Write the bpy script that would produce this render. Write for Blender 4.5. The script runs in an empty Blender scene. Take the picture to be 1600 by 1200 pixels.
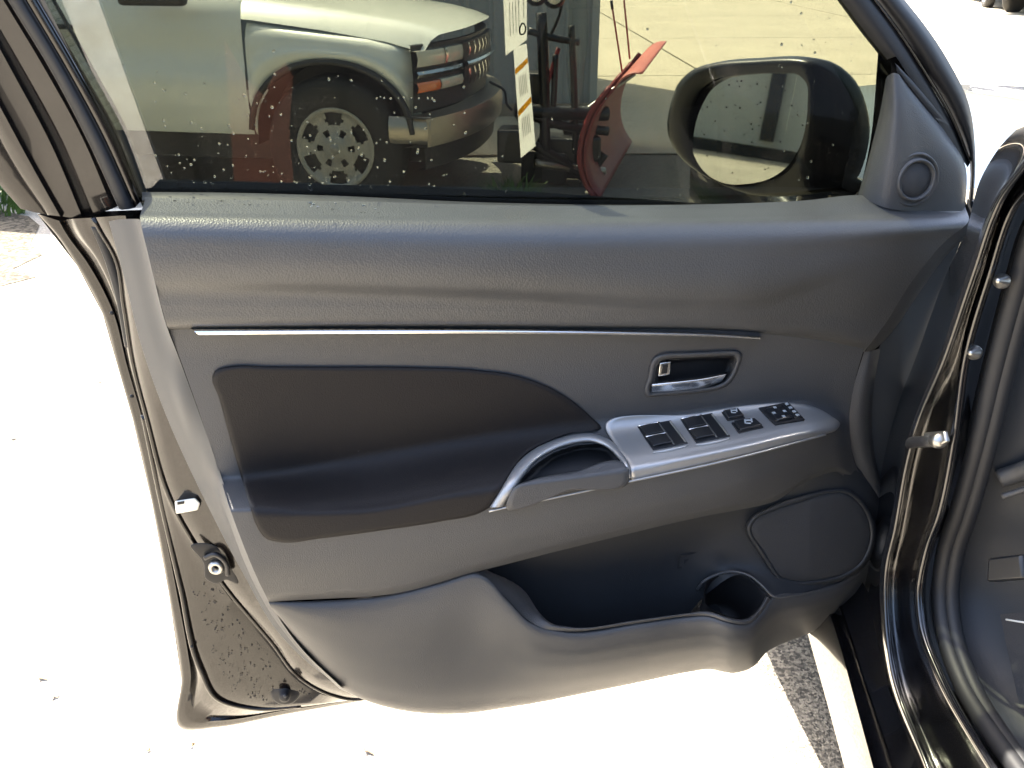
import bpy, bmesh, math, random
from mathutils import Vector, Matrix
random.seed(7)
R = math.radians
scene = bpy.context.scene
COL = scene.collection

# ------------------------------------------------------------------ camera
F, PITCH, YAW, CAMH, CAMD = 1450.0, R(26), R(12), 1.50, 1.12
CAM = Vector((0, -CAMD, CAMH))
FWD = Vector((math.sin(YAW) * math.cos(PITCH), math.cos(YAW) * math.cos(PITCH), -math.sin(PITCH)))
RGT = Vector((math.cos(YAW), -math.sin(YAW), 0))
UPV = RGT.cross(FWD)
cd = bpy.data.cameras.new('camera')
cam = bpy.data.objects.new('camera', cd)
COL.objects.link(cam)
cam.location = CAM
cam.rotation_euler = (R(90) - PITCH, 0, -YAW)
cd.sensor_width = 36.0
cd.lens = 36.0 * F / 1600.0
cd.clip_start, cd.clip_end = 0.02, 600
scene.camera = cam

# ------------------------------------------------------------------ sky, sun, exposure
SUN_EL = R(58)
SUN_TRAVEL = Vector((0.45, -0.89, 0)).normalized()          # plan direction the light travels in
w = bpy.data.worlds.new('World'); scene.world = w; w.use_nodes = True
nt = w.node_tree; nt.nodes.clear()
sky = nt.nodes.new('ShaderNodeTexSky'); sky.sky_type = 'NISHITA'; sky.sun_disc = False
sky.sun_elevation = SUN_EL
sky.sun_rotation = math.atan2(-SUN_TRAVEL.x, -SUN_TRAVEL.y)
sky.dust_density = 4.0; sky.air_density = 1.0; sky.ozone_density = 0.6
bg = nt.nodes.new('ShaderNodeBackground'); bg.inputs['Strength'].default_value = 0.12
wo = nt.nodes.new('ShaderNodeOutputWorld')
nt.links.new(sky.outputs[0], bg.inputs[0]); nt.links.new(bg.outputs[0], wo.inputs[0])
sl = bpy.data.lights.new('sun', 'SUN'); sl.energy = 4.6; sl.angle = R(0.5); sl.color = (1.0, 0.92, 0.80)
sun = bpy.data.objects.new('sun', sl); COL.objects.link(sun)
ldir = Vector((SUN_TRAVEL.x * math.cos(SUN_EL), SUN_TRAVEL.y * math.cos(SUN_EL), -math.sin(SUN_EL)))
sun.rotation_euler = ldir.to_track_quat('-Z', 'Y').to_euler(); sun.location = (-3, 4, 6)
scene.view_settings.view_transform = 'Standard'; scene.view_settings.look = 'None'
scene.view_settings.exposure = 2.85; scene.view_settings.gamma = 1.0
scene.view_settings.use_curve_mapping = False
scene.render.engine = 'CYCLES'
scene.cycles.max_bounces = 6; scene.cycles.diffuse_bounces = 3; scene.cycles.glossy_bounces = 4; scene.cycles.transmission_bounces = 4; scene.cycles.transparent_max_bounces = 8
scene.cycles.use_adaptive_sampling = True; scene.cycles.adaptive_threshold = 0.02
scene.cycles.use_denoising = True
scene.cycles.caustics_reflective = False; scene.cycles.caustics_refractive = False

# ------------------------------------------------------------------ measuring helpers
def ray(px, py):
    return FWD * F + RGT * (px - 800) + UPV * (600 - py)
def U(px, py, w):                       # point of the door, w metres inside its reference plane
    r = ray(px, py); return CAM + r * ((CAMD - w) / r.y)
def G(px, py, z=0.0):                   # point on a level plane
    r = ray(px, py); return CAM + r * ((z - CAMH) / r.z)
BN = Vector((0.972, -0.233, 0)).normalized()      # inward normal of the car's side
BO = Vector((0.762, 0, 0))
def B(px, py, t):                       # point of the car side, t metres inside it
    r = ray(px, py); o = BO + BN * t
    return CAM + r * ((o - CAM).dot(BN) / r.dot(BN))

def pchip(xs, ys, x):
    n = len(xs)
    if x <= xs[0]: return ys[0]
    if x >= xs[-1]: return ys[-1]
    i = 0
    while x > xs[i + 1]: i += 1
    def slope(k):
        if k == 0: return (ys[1] - ys[0]) / (xs[1] - xs[0])
        if k == n - 1: return (ys[-1] - ys[-2]) / (xs[-1] - xs[-2])
        a = (ys[k] - ys[k-1]) / (xs[k] - xs[k-1]); b = (ys[k+1] - ys[k]) / (xs[k+1] - xs[k])
        return 0.0 if a * b <= 0 else 2 * a * b / (a + b)
    h = xs[i+1] - xs[i]; t = (x - xs[i]) / h
    m0, m1 = slope(i) * h, slope(i+1) * h
    t2, t3 = t * t, t * t * t
    return (2*t3 - 3*t2 + 1) * ys[i] + (t3 - 2*t2 + t) * m0 + (-2*t3 + 3*t2) * ys[i+1] + (t3 - t2) * m1

def crom(pts, n, closed=False):         # chord length Catmull-Rom, n samples
    pts = [Vector(p) for p in pts]
    m = len(pts)
    if m == 1: return [pts[0].copy() for _ in range(n)]
    segs = m if closed else m - 1
    L = [max((pts[(i+1) % m] - pts[i]).length, 1e-6) for i in range(segs)]
    cum = [0.0]
    for l in L: cum.append(cum[-1] + l)
    tot = cum[-1]
    def tang(i):
        if closed:
            a, b = (i - 1) % m, (i + 1) % m; la, lb = L[(i - 1) % m], L[i % m]
        else:
            if i == 0: return (pts[1] - pts[0]) / L[0]
            if i == m - 1: return (pts[-1] - pts[-2]) / L[-1]
            a, b = i - 1, i + 1; la, lb = L[i-1], L[i]
        da, db = (pts[i] - pts[a]) / la, (pts[b] - pts[i]) / lb
        return (da * lb + db * la) / (la + lb)
    T = [tang(i) for i in range(m)]
    out = []; k = 0
    for j in range(n):
        s = tot * j / (n if closed else n - 1)
        while k < segs - 1 and s > cum[k+1]: k += 1
        t = (s - cum[k]) / L[k]; a, b = k, (k + 1) % m
        t2, t3 = t*t, t*t*t
        out.append(pts[a]*(2*t3-3*t2+1) + T[a]*(L[k]*(t3-2*t2+t)) + pts[b]*(-2*t3+3*t2) + T[b]*(L[k]*(t3-t2)))
    return out

# ------------------------------------------------------------------ object helpers
WORLD = {}
GROW = 1.0                              # real-size factor for things measured from the near wheel
FOOT = Vector((0, -CAMD, 0))
def grown(v): return FOOT + (Vector(v) - FOOT) * GROW
def empty(name, loc, label=None, cat=None, group=None):
    o = bpy.data.objects.new(name, None); COL.objects.link(o)
    loc = grown(loc); o.location = loc; o.empty_display_size = 0.1
    WORLD[o.name] = loc.copy(); tag(o, label, cat, group); return o
def tag(o, label=None, cat=None, group=None, kind=None):
    if label: o['label'] = label
    if cat: o['category'] = cat
    if group: o['group'] = group
    if kind: o['kind'] = kind
    return o
def build(name, verts, faces, m, parent=None, smooth=True, sharp=None, center=True):
    verts = [grown(v) for v in verts]
    lo = Vector((min(v[i] for v in verts) for i in range(3))); hi = Vector((max(v[i] for v in verts) for i in range(3)))
    c = (lo + hi) / 2
    me = bpy.data.meshes.new(name)
    me.from_pydata([v - c for v in verts], [], faces)
    me.materials.append(m)
    bm = bmesh.new(); bm.from_mesh(me)
    bmesh.ops.remove_doubles(bm, verts=bm.verts, dist=1e-6)
    bmesh.ops.recalc_face_normals(bm, faces=bm.faces)
    for f in bm.faces: f.smooth = smooth
    if sharp is not None:
        for e in bm.edges:
            if len(e.link_faces) == 2 and e.calc_face_angle(0) > R(sharp): e.smooth = False
    bm.to_mesh(me); bm.free()
    o = bpy.data.objects.new(name, me); COL.objects.link(o)
    pw = WORLD[parent.name] if parent else Vector((0, 0, 0))
    o.parent = parent; o.location = c - pw
    WORLD[o.name] = c
    return o
def merge(*pieces):
    V, Fc = [], []
    for v, f in pieces:
        k = len(V); V += list(v); Fc += [tuple(i + k for i in q) for q in f]
    return V, Fc
def grid(P, closed_u=False):            # P[v][u]
    nv, nu = len(P), len(P[0]); V = [p for row in P for p in row]; Fc = []
    for j in range(nv - 1):
        for i in range(nu if closed_u else nu - 1):
            a = j*nu + i; b = j*nu + (i+1) % nu
            Fc.append((a, b, b + nu, a + nu))
    return V, Fc
def loft(rows, nu, nv):                 # rows of points, smooth both ways
    S = [crom(r, nu) for r in rows]
    cols = [crom([S[j][i] for j in range(len(S))], nv) for i in range(nu)]
    return grid([[cols[i][j] for i in range(nu)] for j in range(nv)])
def loft_lin(rows, nu):                 # straight between rows
    return grid([crom(r, nu) for r in rows])
def tube(pts, r, n=10, samples=None, closed=False, flat=None, caps=True):
    P = crom(pts, samples or len(pts) * 5, closed)
    m = len(P); rings = []; prev = None
    for i, p in enumerate(P):
        a, b = (P[(i-1) % m], P[(i+1) % m]) if closed else (P[max(i-1, 0)], P[min(i+1, m-1)])
        t = (b - a).normalized()
        if prev is None:
            ref = Vector((0, 0, 1)) if abs(t.z) < .9 else Vector((0, 1, 0))
            nrm = t.cross(ref).normalized()
        else:
            nrm = (prev - t * prev.dot(t)).normalized()
        prev = nrm; bn = t.cross(nrm)
        rr = r(i / (m - 1)) if callable(r) else r
        fl = flat or (1, 1)
        rings.append([p + nrm * (rr*fl[0]*math.cos(2*math.pi*k/n)) + bn * (rr*fl[1]*math.sin(2*math.pi*k/n)) for k in range(n)])
    if closed: rings.append(rings[0])
    V, Fc = grid(rings, True)
    if caps and not closed:
        Fc.append(tuple(range(n))); Fc.append(tuple(range((m-1)*n, m*n)))
    return V, Fc
def box(c, sx, sy, sz, rot=None):
    V = [Vector((x*sx/2, y*sy/2, z*sz/2)) for x in (-1, 1) for y in (-1, 1) for z in (-1, 1)]
    if rot is not None: V = [rot @ v for v in V]
    V = [v + Vector(c) for v in V]
    return V, [(0,1,3,2),(4,6,7,5),(0,4,5,1),(2,3,7,6),(0,2,6,4),(1,5,7,3)]
def bevel_obj(o, wdt, seg=2, angle=30):
    b = o.modifiers.new('bevel', 'BEVEL'); b.width = wdt; b.segments = seg; b.limit_method = 'ANGLE'; b.angle_limit = R(angle)
def lathe(c, axis, prof, n=32):         # prof (r, h) along axis
    axis = Vector(axis).normalized(); ref = Vector((0,0,1)) if abs(axis.z) < .9 else Vector((1,0,0))
    u = axis.cross(ref).normalized(); v = axis.cross(u)
    P = [[Vector(c) + axis*h + (u*math.cos(2*math.pi*k/n) + v*math.sin(2*math.pi*k/n))*max(r, 1e-5) for k in range(n)] for r, h in prof]
    return grid(P, True)
def prism(poly, d):                     # polygon points extruded along vector d
    n = len(poly); d = Vector(d); V = [Vector(p) for p in poly] + [Vector(p) + d for p in poly]
    return V, [tuple(range(n)), tuple(range(2*n-1, n-1, -1))] + [(i, (i+1) % n, (i+1) % n + n, i + n) for i in range(n)]

# ------------------------------------------------------------------ materials
def mat(name, col, rough=.5, metal=0, spec=.5, coat=0, bump=None, var=None, dist=0.0006, **kw):
    m = bpy.data.materials.new(name); m.use_nodes = True
    n = m.node_tree.nodes; l = m.node_tree.links; b = n['Principled BSDF']
    b.inputs['Base Color'].default_value = (*col, 1); b.inputs['Roughness'].default_value = rough
    b.inputs['Metallic'].default_value = metal; b.inputs['Specular IOR Level'].default_value = spec
    b.inputs['Coat Weight'].default_value = coat; b.inputs['Coat Roughness'].default_value = kw.get('coat_rough', .03)
    tc = n.new('ShaderNodeTexCoord')
    if var:                              # (scale, amount): blotchy wear in colour and gloss
        t = n.new('ShaderNodeTexNoise'); t.inputs['Scale'].default_value = var[0]; t.inputs['Detail'].default_value = 3
        l.new(tc.outputs['Object'], t.inputs['Vector'])
        mx = n.new('ShaderNodeMix'); mx.data_type = 'RGBA'; mx.blend_type = 'MIX'
        mx.inputs[6].default_value = (*[max(c*(1-var[1]), 0) for c in col], 1); mx.inputs[7].default_value = (*[min(c*(1+var[1]), 1) for c in col], 1)
        l.new(t.outputs['Fac'], mx.inputs[0]); l.new(mx.outputs[2], b.inputs['Base Color'])
        mr = n.new('ShaderNodeMapRange'); mr.inputs[3].default_value = max(rough - .08, 0.01); mr.inputs[4].default_value = rough + .08
        l.new(t.outputs['Fac'], mr.inputs[0]); l.new(mr.outputs[0], b.inputs['Roughness'])
    if bump:                             # (kind, scale, strength)
        if bump[0] == 'grain':
            t = n.new('ShaderNodeTexVoronoi'); t.feature = 'F1'; out = 'Distance'
        else:
            t = n.new('ShaderNodeTexNoise'); t.inputs['Detail'].default_value = 2; out = 'Fac'
        t.inputs['Scale'].default_value = bump[1]; l.new(tc.outputs['Object'], t.inputs['Vector'])
        bp = n.new('ShaderNodeBump'); bp.inputs['Strength'].default_value = bump[2]; bp.inputs['Distance'].default_value = dist
        l.new(t.outputs[out], bp.inputs['Height']); l.new(bp.outputs[0], b.inputs['Normal'])
    return m

M = {}
M['trim'] = mat('grained charcoal plastic', (.056, .0565, .0565), .43, spec=.6, bump=('grain', 420, .55), var=(9, .14))
M['trim_fine'] = mat('fine charcoal plastic', (.053, .0535, .0545), .47, spec=.5, bump=('grain', 700, .45), var=(7, .16))
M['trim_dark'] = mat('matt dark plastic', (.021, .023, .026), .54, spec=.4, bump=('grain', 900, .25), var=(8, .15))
M['trim_slate'] = mat('slate plastic', (.040, .044, .049), .5, spec=.5, bump=('grain', 900, .25), var=(8, .15))
M['leather'] = mat('black brown leather', (.0085, .0070, .0068), .58, spec=.28, bump=('grain', 520, .4), var=(6, .25))
M['silver'] = mat('satin silver paint', (.38, .38, .375), .42, metal=.7, bump=('noise', 2500, .05))
M['scoop'] = mat('smoked silver', (.22, .22, .20), .4, metal=.6)
M['chrome'] = mat('chrome', (.90, .90, .89), .20, metal=1)
M['chrome_worn'] = mat('scuffed chrome', (.62, .62, .61), .16, metal=1, bump=('noise', 60, .05))
M['paint'] = mat('black car paint', (.004, .004, .005), .18, spec=.5, coat=1, coat_rough=.015, bump=('noise', 1500, .02))
M['jamb'] = mat('black jamb paint', (.006, .0045, .0038), .22, spec=.25, coat=.5, coat_rough=.03, bump=('noise', 30, .05))
M['rubber'] = mat('black rubber', (.014, .0145, .016), .55, spec=.4, bump=('noise', 400, .1))
M['rubber_grey'] = mat('worn rubber lip', (.030, .031, .033), .5, spec=.45, var=(30, .3))
M['black_plastic'] = mat('black switch plastic', (.012, .013, .015), .32, spec=.5)
M['deep'] = mat('black plastic and cavity shade', (.008, .008, .009), .6)  # near black; puts the shade of deep cup and pull recesses into colour
M['steel'] = mat('zinc plated steel', (.42, .41, .38), .35, metal=1, bump=('noise', 300, .1))
M['white_plastic'] = mat('white nylon', (.78, .78, .7), .4)
M['mark'] = mat('white switch print', (.42, .44, .44), .5)
M['mesh'] = mat('speaker mesh', (.020, .022, .026), .6, bump=('grain', 1400, .9))
M['truck'] = mat('white truck paint', (.72, .72, .64), .3, coat=.8, coat_rough=.06, var=(2, .05))
M['truck_trim'] = mat('dark truck plastic', (.018, .018, .02), .5)
M['tyre'] = mat('tyre rubber', (.017, .017, .017), .75, bump=('noise', 60, .3), dist=.004)
M['rim'] = mat('cast aluminium wheel', (.30, .29, .26), .5, metal=.4, var=(8, .15))
M['headlight'] = mat('hazed headlight plastic', (.62, .57, .46), .12, spec=.6, coat=1)
M['amber'] = mat('amber lens', (.75, .16, .03), .12, spec=.6, coat=1)
M['bumper'] = mat('steel bumper', (.40, .36, .30), .35, metal=.8, var=(5, .15))
M['plow'] = mat('shaded red plow paint', (.20, .022, .022), .55, var=(6, .25))  # dark red carries the shade on the blade's back
M['flap'] = mat('light red with sunlight in it', (.48, .13, .10), .6, var=(8, .15))  # lighter red puts the sunlight on the flap into its colour
M['black_steel'] = mat('black painted steel', (.012, .012, .014), .4, var=(15, .4))
M['paper'] = mat('white tag paper', (.82, .80, .78), .7)
def seethrough(mm, c):
    pm = mm.node_tree; pn = pm.nodes; tl_ = pn.new('ShaderNodeBsdfTranslucent'); tl_.inputs[0].default_value = (*c, 1)
    ms_ = pn.new('ShaderNodeMixShader'); ms_.inputs[0].default_value = .78
    pm.links.new(pn['Principled BSDF'].outputs[0], ms_.inputs[1]); pm.links.new(tl_.outputs[0], ms_.inputs[2]); pm.links.new(ms_.outputs[0], pn['Material Output'].inputs[0])
M['ink'] = mat('grey print', (.5, .49, .5), .8)
M['yellow'] = mat('yellow stripe print', (.82, .52, .03), .6)
seethrough(M['paper'], (.95, .94, .92)); seethrough(M['yellow'], (.92, .60, .05)); seethrough(M['ink'], (.5, .49, .5))
M['siding'] = mat('grey metal siding', (.36, .37, .35), .5, spec=.4, var=(1.5, .12))
M['leaf'] = mat('weed leaf', (.09, .16, .03), .5)
M['dry'] = mat('dry leaf', (.16, .10, .05), .7)
M['carpet'] = mat('dark carpet', (.02, .021, .024), .9, bump=('noise', 500, 1.0))
M['reflect_pale'] = mat('pale streak reflector', (.88, .78, .66), .8, bump=('noise', 40, .6), var=(22, .45))
M['reflect_brown'] = mat('red brown board', (.13, .055, .04), .8, var=(9, .3))
M['wallwhite'] = mat('pale shed cladding', (.55, .55, .5), .6, var=(1.2, .08))
M['silver_car'] = mat('silver car paint', (.45, .45, .45), .3, metal=.6, coat=1)

def ground_mat(name, base, dark, scale, amt, warm):
    m = bpy.data.materials.new(name); m.use_nodes = True
    n = m.node_tree.nodes; l = m.node_tree.links; b = n['Principled BSDF']
    tc = n.new('ShaderNodeTexCoord')
    v = n.new('ShaderNodeTexVoronoi'); v.inputs['Scale'].default_value = scale; l.new(tc.outputs['Object'], v.inputs['Vector'])
    r = n.new('ShaderNodeValToRGB'); r.color_ramp.elements[0].color = (*dark, 1); r.color_ramp.elements[1].color = (*base, 1)
    r.color_ramp.elements[0].position = .15; r.color_ramp.elements[1].position = .75
    sp = n.new('ShaderNodeSeparateColor'); l.new(v.outputs['Color'], sp.inputs[0]); l.new(sp.outputs[0], r.inputs[0])
    t = n.new('ShaderNodeTexNoise'); t.inputs['Scale'].default_value = .9; t.inputs['Detail'].default_value = 8; t.inputs['Roughness'].default_value = .62
    l.new(tc.outputs['Object'], t.inputs['Vector'])
    mr = n.new('ShaderNodeMapRange'); mr.inputs[1].default_value = .3; mr.inputs[2].default_value = .7; mr.inputs[3].default_value = 1 - amt; mr.inputs[4].default_value = 1.0
    l.new(t.outputs['Fac'], mr.inputs[0])
    mx = n.new('ShaderNodeMix'); mx.data_type = 'RGBA'; mx.blend_type = 'MULTIPLY'; mx.inputs[0].default_value = 1
    l.new(r.outputs[0], mx.inputs[6]); l.new(mr.outputs[0], mx.inputs[7]); l.new(mx.outputs[2], b.inputs['Base Color'])
    b.inputs['Roughness'].default_value = .85; b.inputs['Specular IOR Level'].default_value = .3
    bp = n.new('ShaderNodeBump'); bp.inputs['Strength'].default_value = .6; bp.inputs['Distance'].default_value = .004
    l.new(v.outputs['Distance'], bp.inputs['Height']); l.new(bp.outputs[0], b.inputs['Normal'])
    return m
M['asphalt'] = ground_mat('sun bleached asphalt', (.52, .475, .39), (.30, .27, .22), 210, .35, 0)
def coarse_patch():                      # coarse dark aggregate beside the car; the fade to pale paints the glare
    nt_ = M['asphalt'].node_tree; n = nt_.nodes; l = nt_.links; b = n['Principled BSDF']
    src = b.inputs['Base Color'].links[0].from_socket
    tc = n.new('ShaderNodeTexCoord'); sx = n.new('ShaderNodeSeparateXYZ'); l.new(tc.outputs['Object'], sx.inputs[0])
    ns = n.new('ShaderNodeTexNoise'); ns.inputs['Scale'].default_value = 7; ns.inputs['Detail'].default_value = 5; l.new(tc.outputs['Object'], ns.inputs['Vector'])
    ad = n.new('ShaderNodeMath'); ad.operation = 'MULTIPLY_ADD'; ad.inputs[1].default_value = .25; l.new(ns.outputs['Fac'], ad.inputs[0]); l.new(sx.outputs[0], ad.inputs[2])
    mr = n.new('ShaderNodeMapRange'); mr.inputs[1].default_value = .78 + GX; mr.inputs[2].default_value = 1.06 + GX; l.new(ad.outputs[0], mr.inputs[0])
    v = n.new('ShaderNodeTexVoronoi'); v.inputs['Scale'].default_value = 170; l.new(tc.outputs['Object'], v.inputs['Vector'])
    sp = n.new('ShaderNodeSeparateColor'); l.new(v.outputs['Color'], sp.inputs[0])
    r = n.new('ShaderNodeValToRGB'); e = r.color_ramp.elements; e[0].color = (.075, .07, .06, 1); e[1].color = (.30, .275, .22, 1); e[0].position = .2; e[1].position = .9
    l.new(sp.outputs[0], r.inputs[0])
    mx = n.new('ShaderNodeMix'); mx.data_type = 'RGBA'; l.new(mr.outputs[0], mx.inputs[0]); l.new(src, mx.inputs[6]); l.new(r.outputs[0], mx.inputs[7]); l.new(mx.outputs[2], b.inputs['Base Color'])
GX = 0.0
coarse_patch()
M['dirt'] = ground_mat('leaf litter dirt', (.20, .17, .12), (.06, .05, .035), 55, .6, 0)
M['concrete'] = ground_mat('broom finished concrete', (.56, .50, .38), (.46, .40, .29), 60, .18, 0)

def glass_mat(name, tint, rough=0.0):
    m = bpy.data.materials.new(name); m.use_nodes = True
    n = m.node_tree.nodes; l = m.node_tree.links; n.clear()
    o = n.new('ShaderNodeOutputMaterial'); tr = n.new('ShaderNodeBsdfTransparent'); tr.inputs[0].default_value = (*tint, 1)
    gl = n.new('ShaderNodeBsdfGlossy'); gl.inputs['Roughness'].default_value = rough
    lw = n.new('ShaderNodeLayerWeight'); lw.inputs[0].default_value = .5
    p = n.new('ShaderNodeMath'); p.operation = 'POWER'; p.inputs[1].default_value = 5; l.new(lw.outputs['Facing'], p.inputs[0])
    q = n.new('ShaderNodeMath'); q.operation = 'MULTIPLY_ADD'; q.inputs[1].default_value = .95; q.inputs[2].default_value = .043; l.new(p.outputs[0], q.inputs[0])
    mx = n.new('ShaderNodeMixShader'); l.new(q.outputs[0], mx.inputs[0]); l.new(tr.outputs[0], mx.inputs[1]); l.new(gl.outputs[0], mx.inputs[2])
    l.new(mx.outputs[0], o.inputs[0]); return m
M['glass'] = glass_mat('tinted window glass', (.385, .40, .35))
M['clear'] = glass_mat('clear plastic film', (.80, .82, .80), .15)
def water_mat():
    m = bpy.data.materials.new('water bead'); m.use_nodes = True
    b = m.node_tree.nodes['Principled BSDF']; b.inputs['Transmission Weight'].default_value = 1; b.inputs['IOR'].default_value = 1.33
    b.inputs['Roughness'].default_value = 0.0; b.inputs['Base Color'].default_value = (1, 1, 1, 1); return m
M['water'] = water_mat()

# ================================================================== SETTING
gv, gf = grid([[Vector((x, y, 0)) for x in (-90, -20, -5, 5, 20, 90)] for y in (-90, -20, -5, 5, 20, 120)])
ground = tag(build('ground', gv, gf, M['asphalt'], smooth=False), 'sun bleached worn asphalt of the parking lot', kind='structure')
dv = [G(x, y, .004) for x, y in ((-260,300),(-30,322),(45,338),(62,352),(48,380),(66,398),(20,420),(58,432),(-20,452),(-120,440),(-300,470))]
tag(build('dirt_verge', dv, [tuple(range(len(dv)))], M['dirt'], smooth=False), 'patch of dirt and leaf litter at the left edge of the lot', kind='structure')
# concrete slabs of the lot beyond the door, open joints between them
ja, jb = G(930, 62).xy, G(1330, 60).xy
jd = (jb - ja).normalized(); jn = Vector((-jd.y, jd.x))
jc = (G(1210, 0).xy + G(1340, 35).xy) / 2; jofs = (jc - ja).dot(jd)
pave = None
W_S, H_S = 4.6, 4.1
k = 0
for a in range(-1, 5):
    for b in range(-2, 4):
        x0 = jofs - 4.6 + (a - 1) * W_S + .02; x1 = x0 + W_S - .035
        y0 = b * H_S + .02; y1 = y0 + H_S - .035
        c = [ja + jd * X + jn * Y for X, Y in ((x0, y0), (x1, y0), (x1, y1), (x0, y1))]
        if max(p.y for p in c) < 3.4 or min(p.x for p in c) < -1.6: continue
        v, f = prism([Vector((p.x, p.y, .003)) for p in c], (0, 0, .012 + .002 * ((a * 7 + b * 3) % 3)))
        o = build('slab', v, f, M['concrete'], ground, smooth=False)
        bevel_obj(o, .004, 1)

# ================================================================== CAR DOOR
door = empty('open_door', (0.82, -0.02, 0.44), 'open black car door with charcoal inner trim, seen from inside', 'car door')
DW = door

# ---- trim height field, w as a function of the traced position
ROWS = [
 [(250,511,.004),(750,514,.004),(1100,515,.004),(1190,517,.004),(1400,540,.004)],
 [(250,560,.0),(750,570,-.002),(1190,572,-.002),(1400,590,.002)],
 [(250,700,.0),(500,690,.0),(700,655,.0),(800,640,.0),(900,625,0),(1185,606,.0),(1310,620,.0),(1400,650,.002)],
 [(250,748,.008),(385,742,.003),(500,720,.0),(600,700,.0),(700,682,.0),(800,666,.0),(900,654,0),(980,648,.0),(1185,627,.001),(1250,624,.002),(1310,640,.002),(1400,680,.002)],
 [(250,788,.062),(390,784,.072),(480,790,.076),(560,788,.076),(700,764,.076),(780,751,.076),(985,722,.076),(1150,690,.072),(1260,667,.055),(1305,662,.030),(1330,675,.006),(1400,700,.002)],
 [(250,800,.074),(390,800,.088),(480,806,.089),(560,803,.089),(700,779,.089),(780,766,.089),(985,736,.089),(1150,703,.085),(1260,679,.067),(1305,672,.040),(1330,688,.008),(1400,715,.002)],
 [(250,870,.078),(400,880,.092),(600,860,.093),(750,840,.093),(985,790,.093),(1150,750,.087),(1260,712,.062),(1305,700,.040),(1340,720,.008),(1400,760,.002)],
 [(250,960,.072),(420,928,.084),(600,918,.085),(750,880,.086),(900,842,.086),(1094,797,.082),(1203,776,.068),(1308,728,.034),(1345,752,.006),(1400,790,.0)],
 [(250,975,.064),(420,941,.074),(600,930,.075),(750,892,.076),(900,854,.076),(1094,808,.072),(1203,786,.058),(1308,737,.026),(1345,762,.004),(1400,802,.0)],
]
ROWX = [([p[0] for p in r], [p[1] for p in r], [p[2] for p in r]) for r in ROWS]
def sdf(poly, x, y):                    # distance inside a polygon (positive inside)
    d = 1e9; ins = False; n = len(poly)
    for i in range(n):
        (x1, y1), (x2, y2) = poly[i], poly[(i+1) % n]
        dx, dy = x2 - x1, y2 - y1
        t = max(0, min(1, ((x-x1)*dx + (y-y1)*dy) / (dx*dx + dy*dy)))
        d = min(d, math.hypot(x - x1 - t*dx, y - y1 - t*dy))
        if (y1 > y) != (y2 > y) and x < (x2-x1)*(y-y1)/(y2-y1) + x1: ins = not ins
    return d if ins else -d
PULL = [(978,722),(958,700),(938,693),(900,695),(862,708),(836,726),(814,748),(806,764),(900,744),(980,728)]
LATCH = [(1020,612),(1030,567),(1042,561),(1100,557),(1146,556),(1149,564),(1140,586),(1126,602),(1080,609)]
def sstep(t): t = max(0, min(1, t)); return t*t*(3-2*t)
def WB(px, py):
    ys = [pchip(r[0], r[1], px) for r in ROWX]; ws = [pchip(r[0], r[2], px) for r in ROWX]
    return pchip(ys, ws, py)
def W(px, py):
    v = WB(px, py)
    if 795 < px < 990 and 685 < py < 770: v -= .034 * sstep(sdf(PULL, px, py) / 7)
    if 1010 < px < 1155 and 550 < py < 618: v -= .032 * sstep(sdf(LATCH, px, py) / 5)
    return v

# ---- middle trim
L_EDGE = ([510, 560, 700, 742, 791, 880, 930, 945], [262, 281, 330, 343, 358, 392, 415, 422])
R_EDGE = ([545, 600, 650, 700, 745, 806], [1350, 1335, 1327, 1330, 1345, 1390])
P = []
NV, NU = 150, 300
for j in range(NV):
    row = []
    v = j / (NV - 1)
    for i in range(NU):
        u = i / (NU - 1)
        px = 262 + u * (1390 - 262)
        for _ in range(3):
            y0 = pchip(ROWX[0][0], ROWX[0][1], px); y1 = pchip(ROWX[-1][0], ROWX[-1][1], px)
            py = y0 + (y1 - y0) * v
            l, r_ = pchip(*L_EDGE, py), pchip(*R_EDGE, py)
            px = l + (r_ - l) * u
        row.append(U(px, py, W(px, py)))
    P.append(row)
V_, F_ = grid(P)
build('middle_trim', V_, F_, M['trim_fine'], door)

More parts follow.
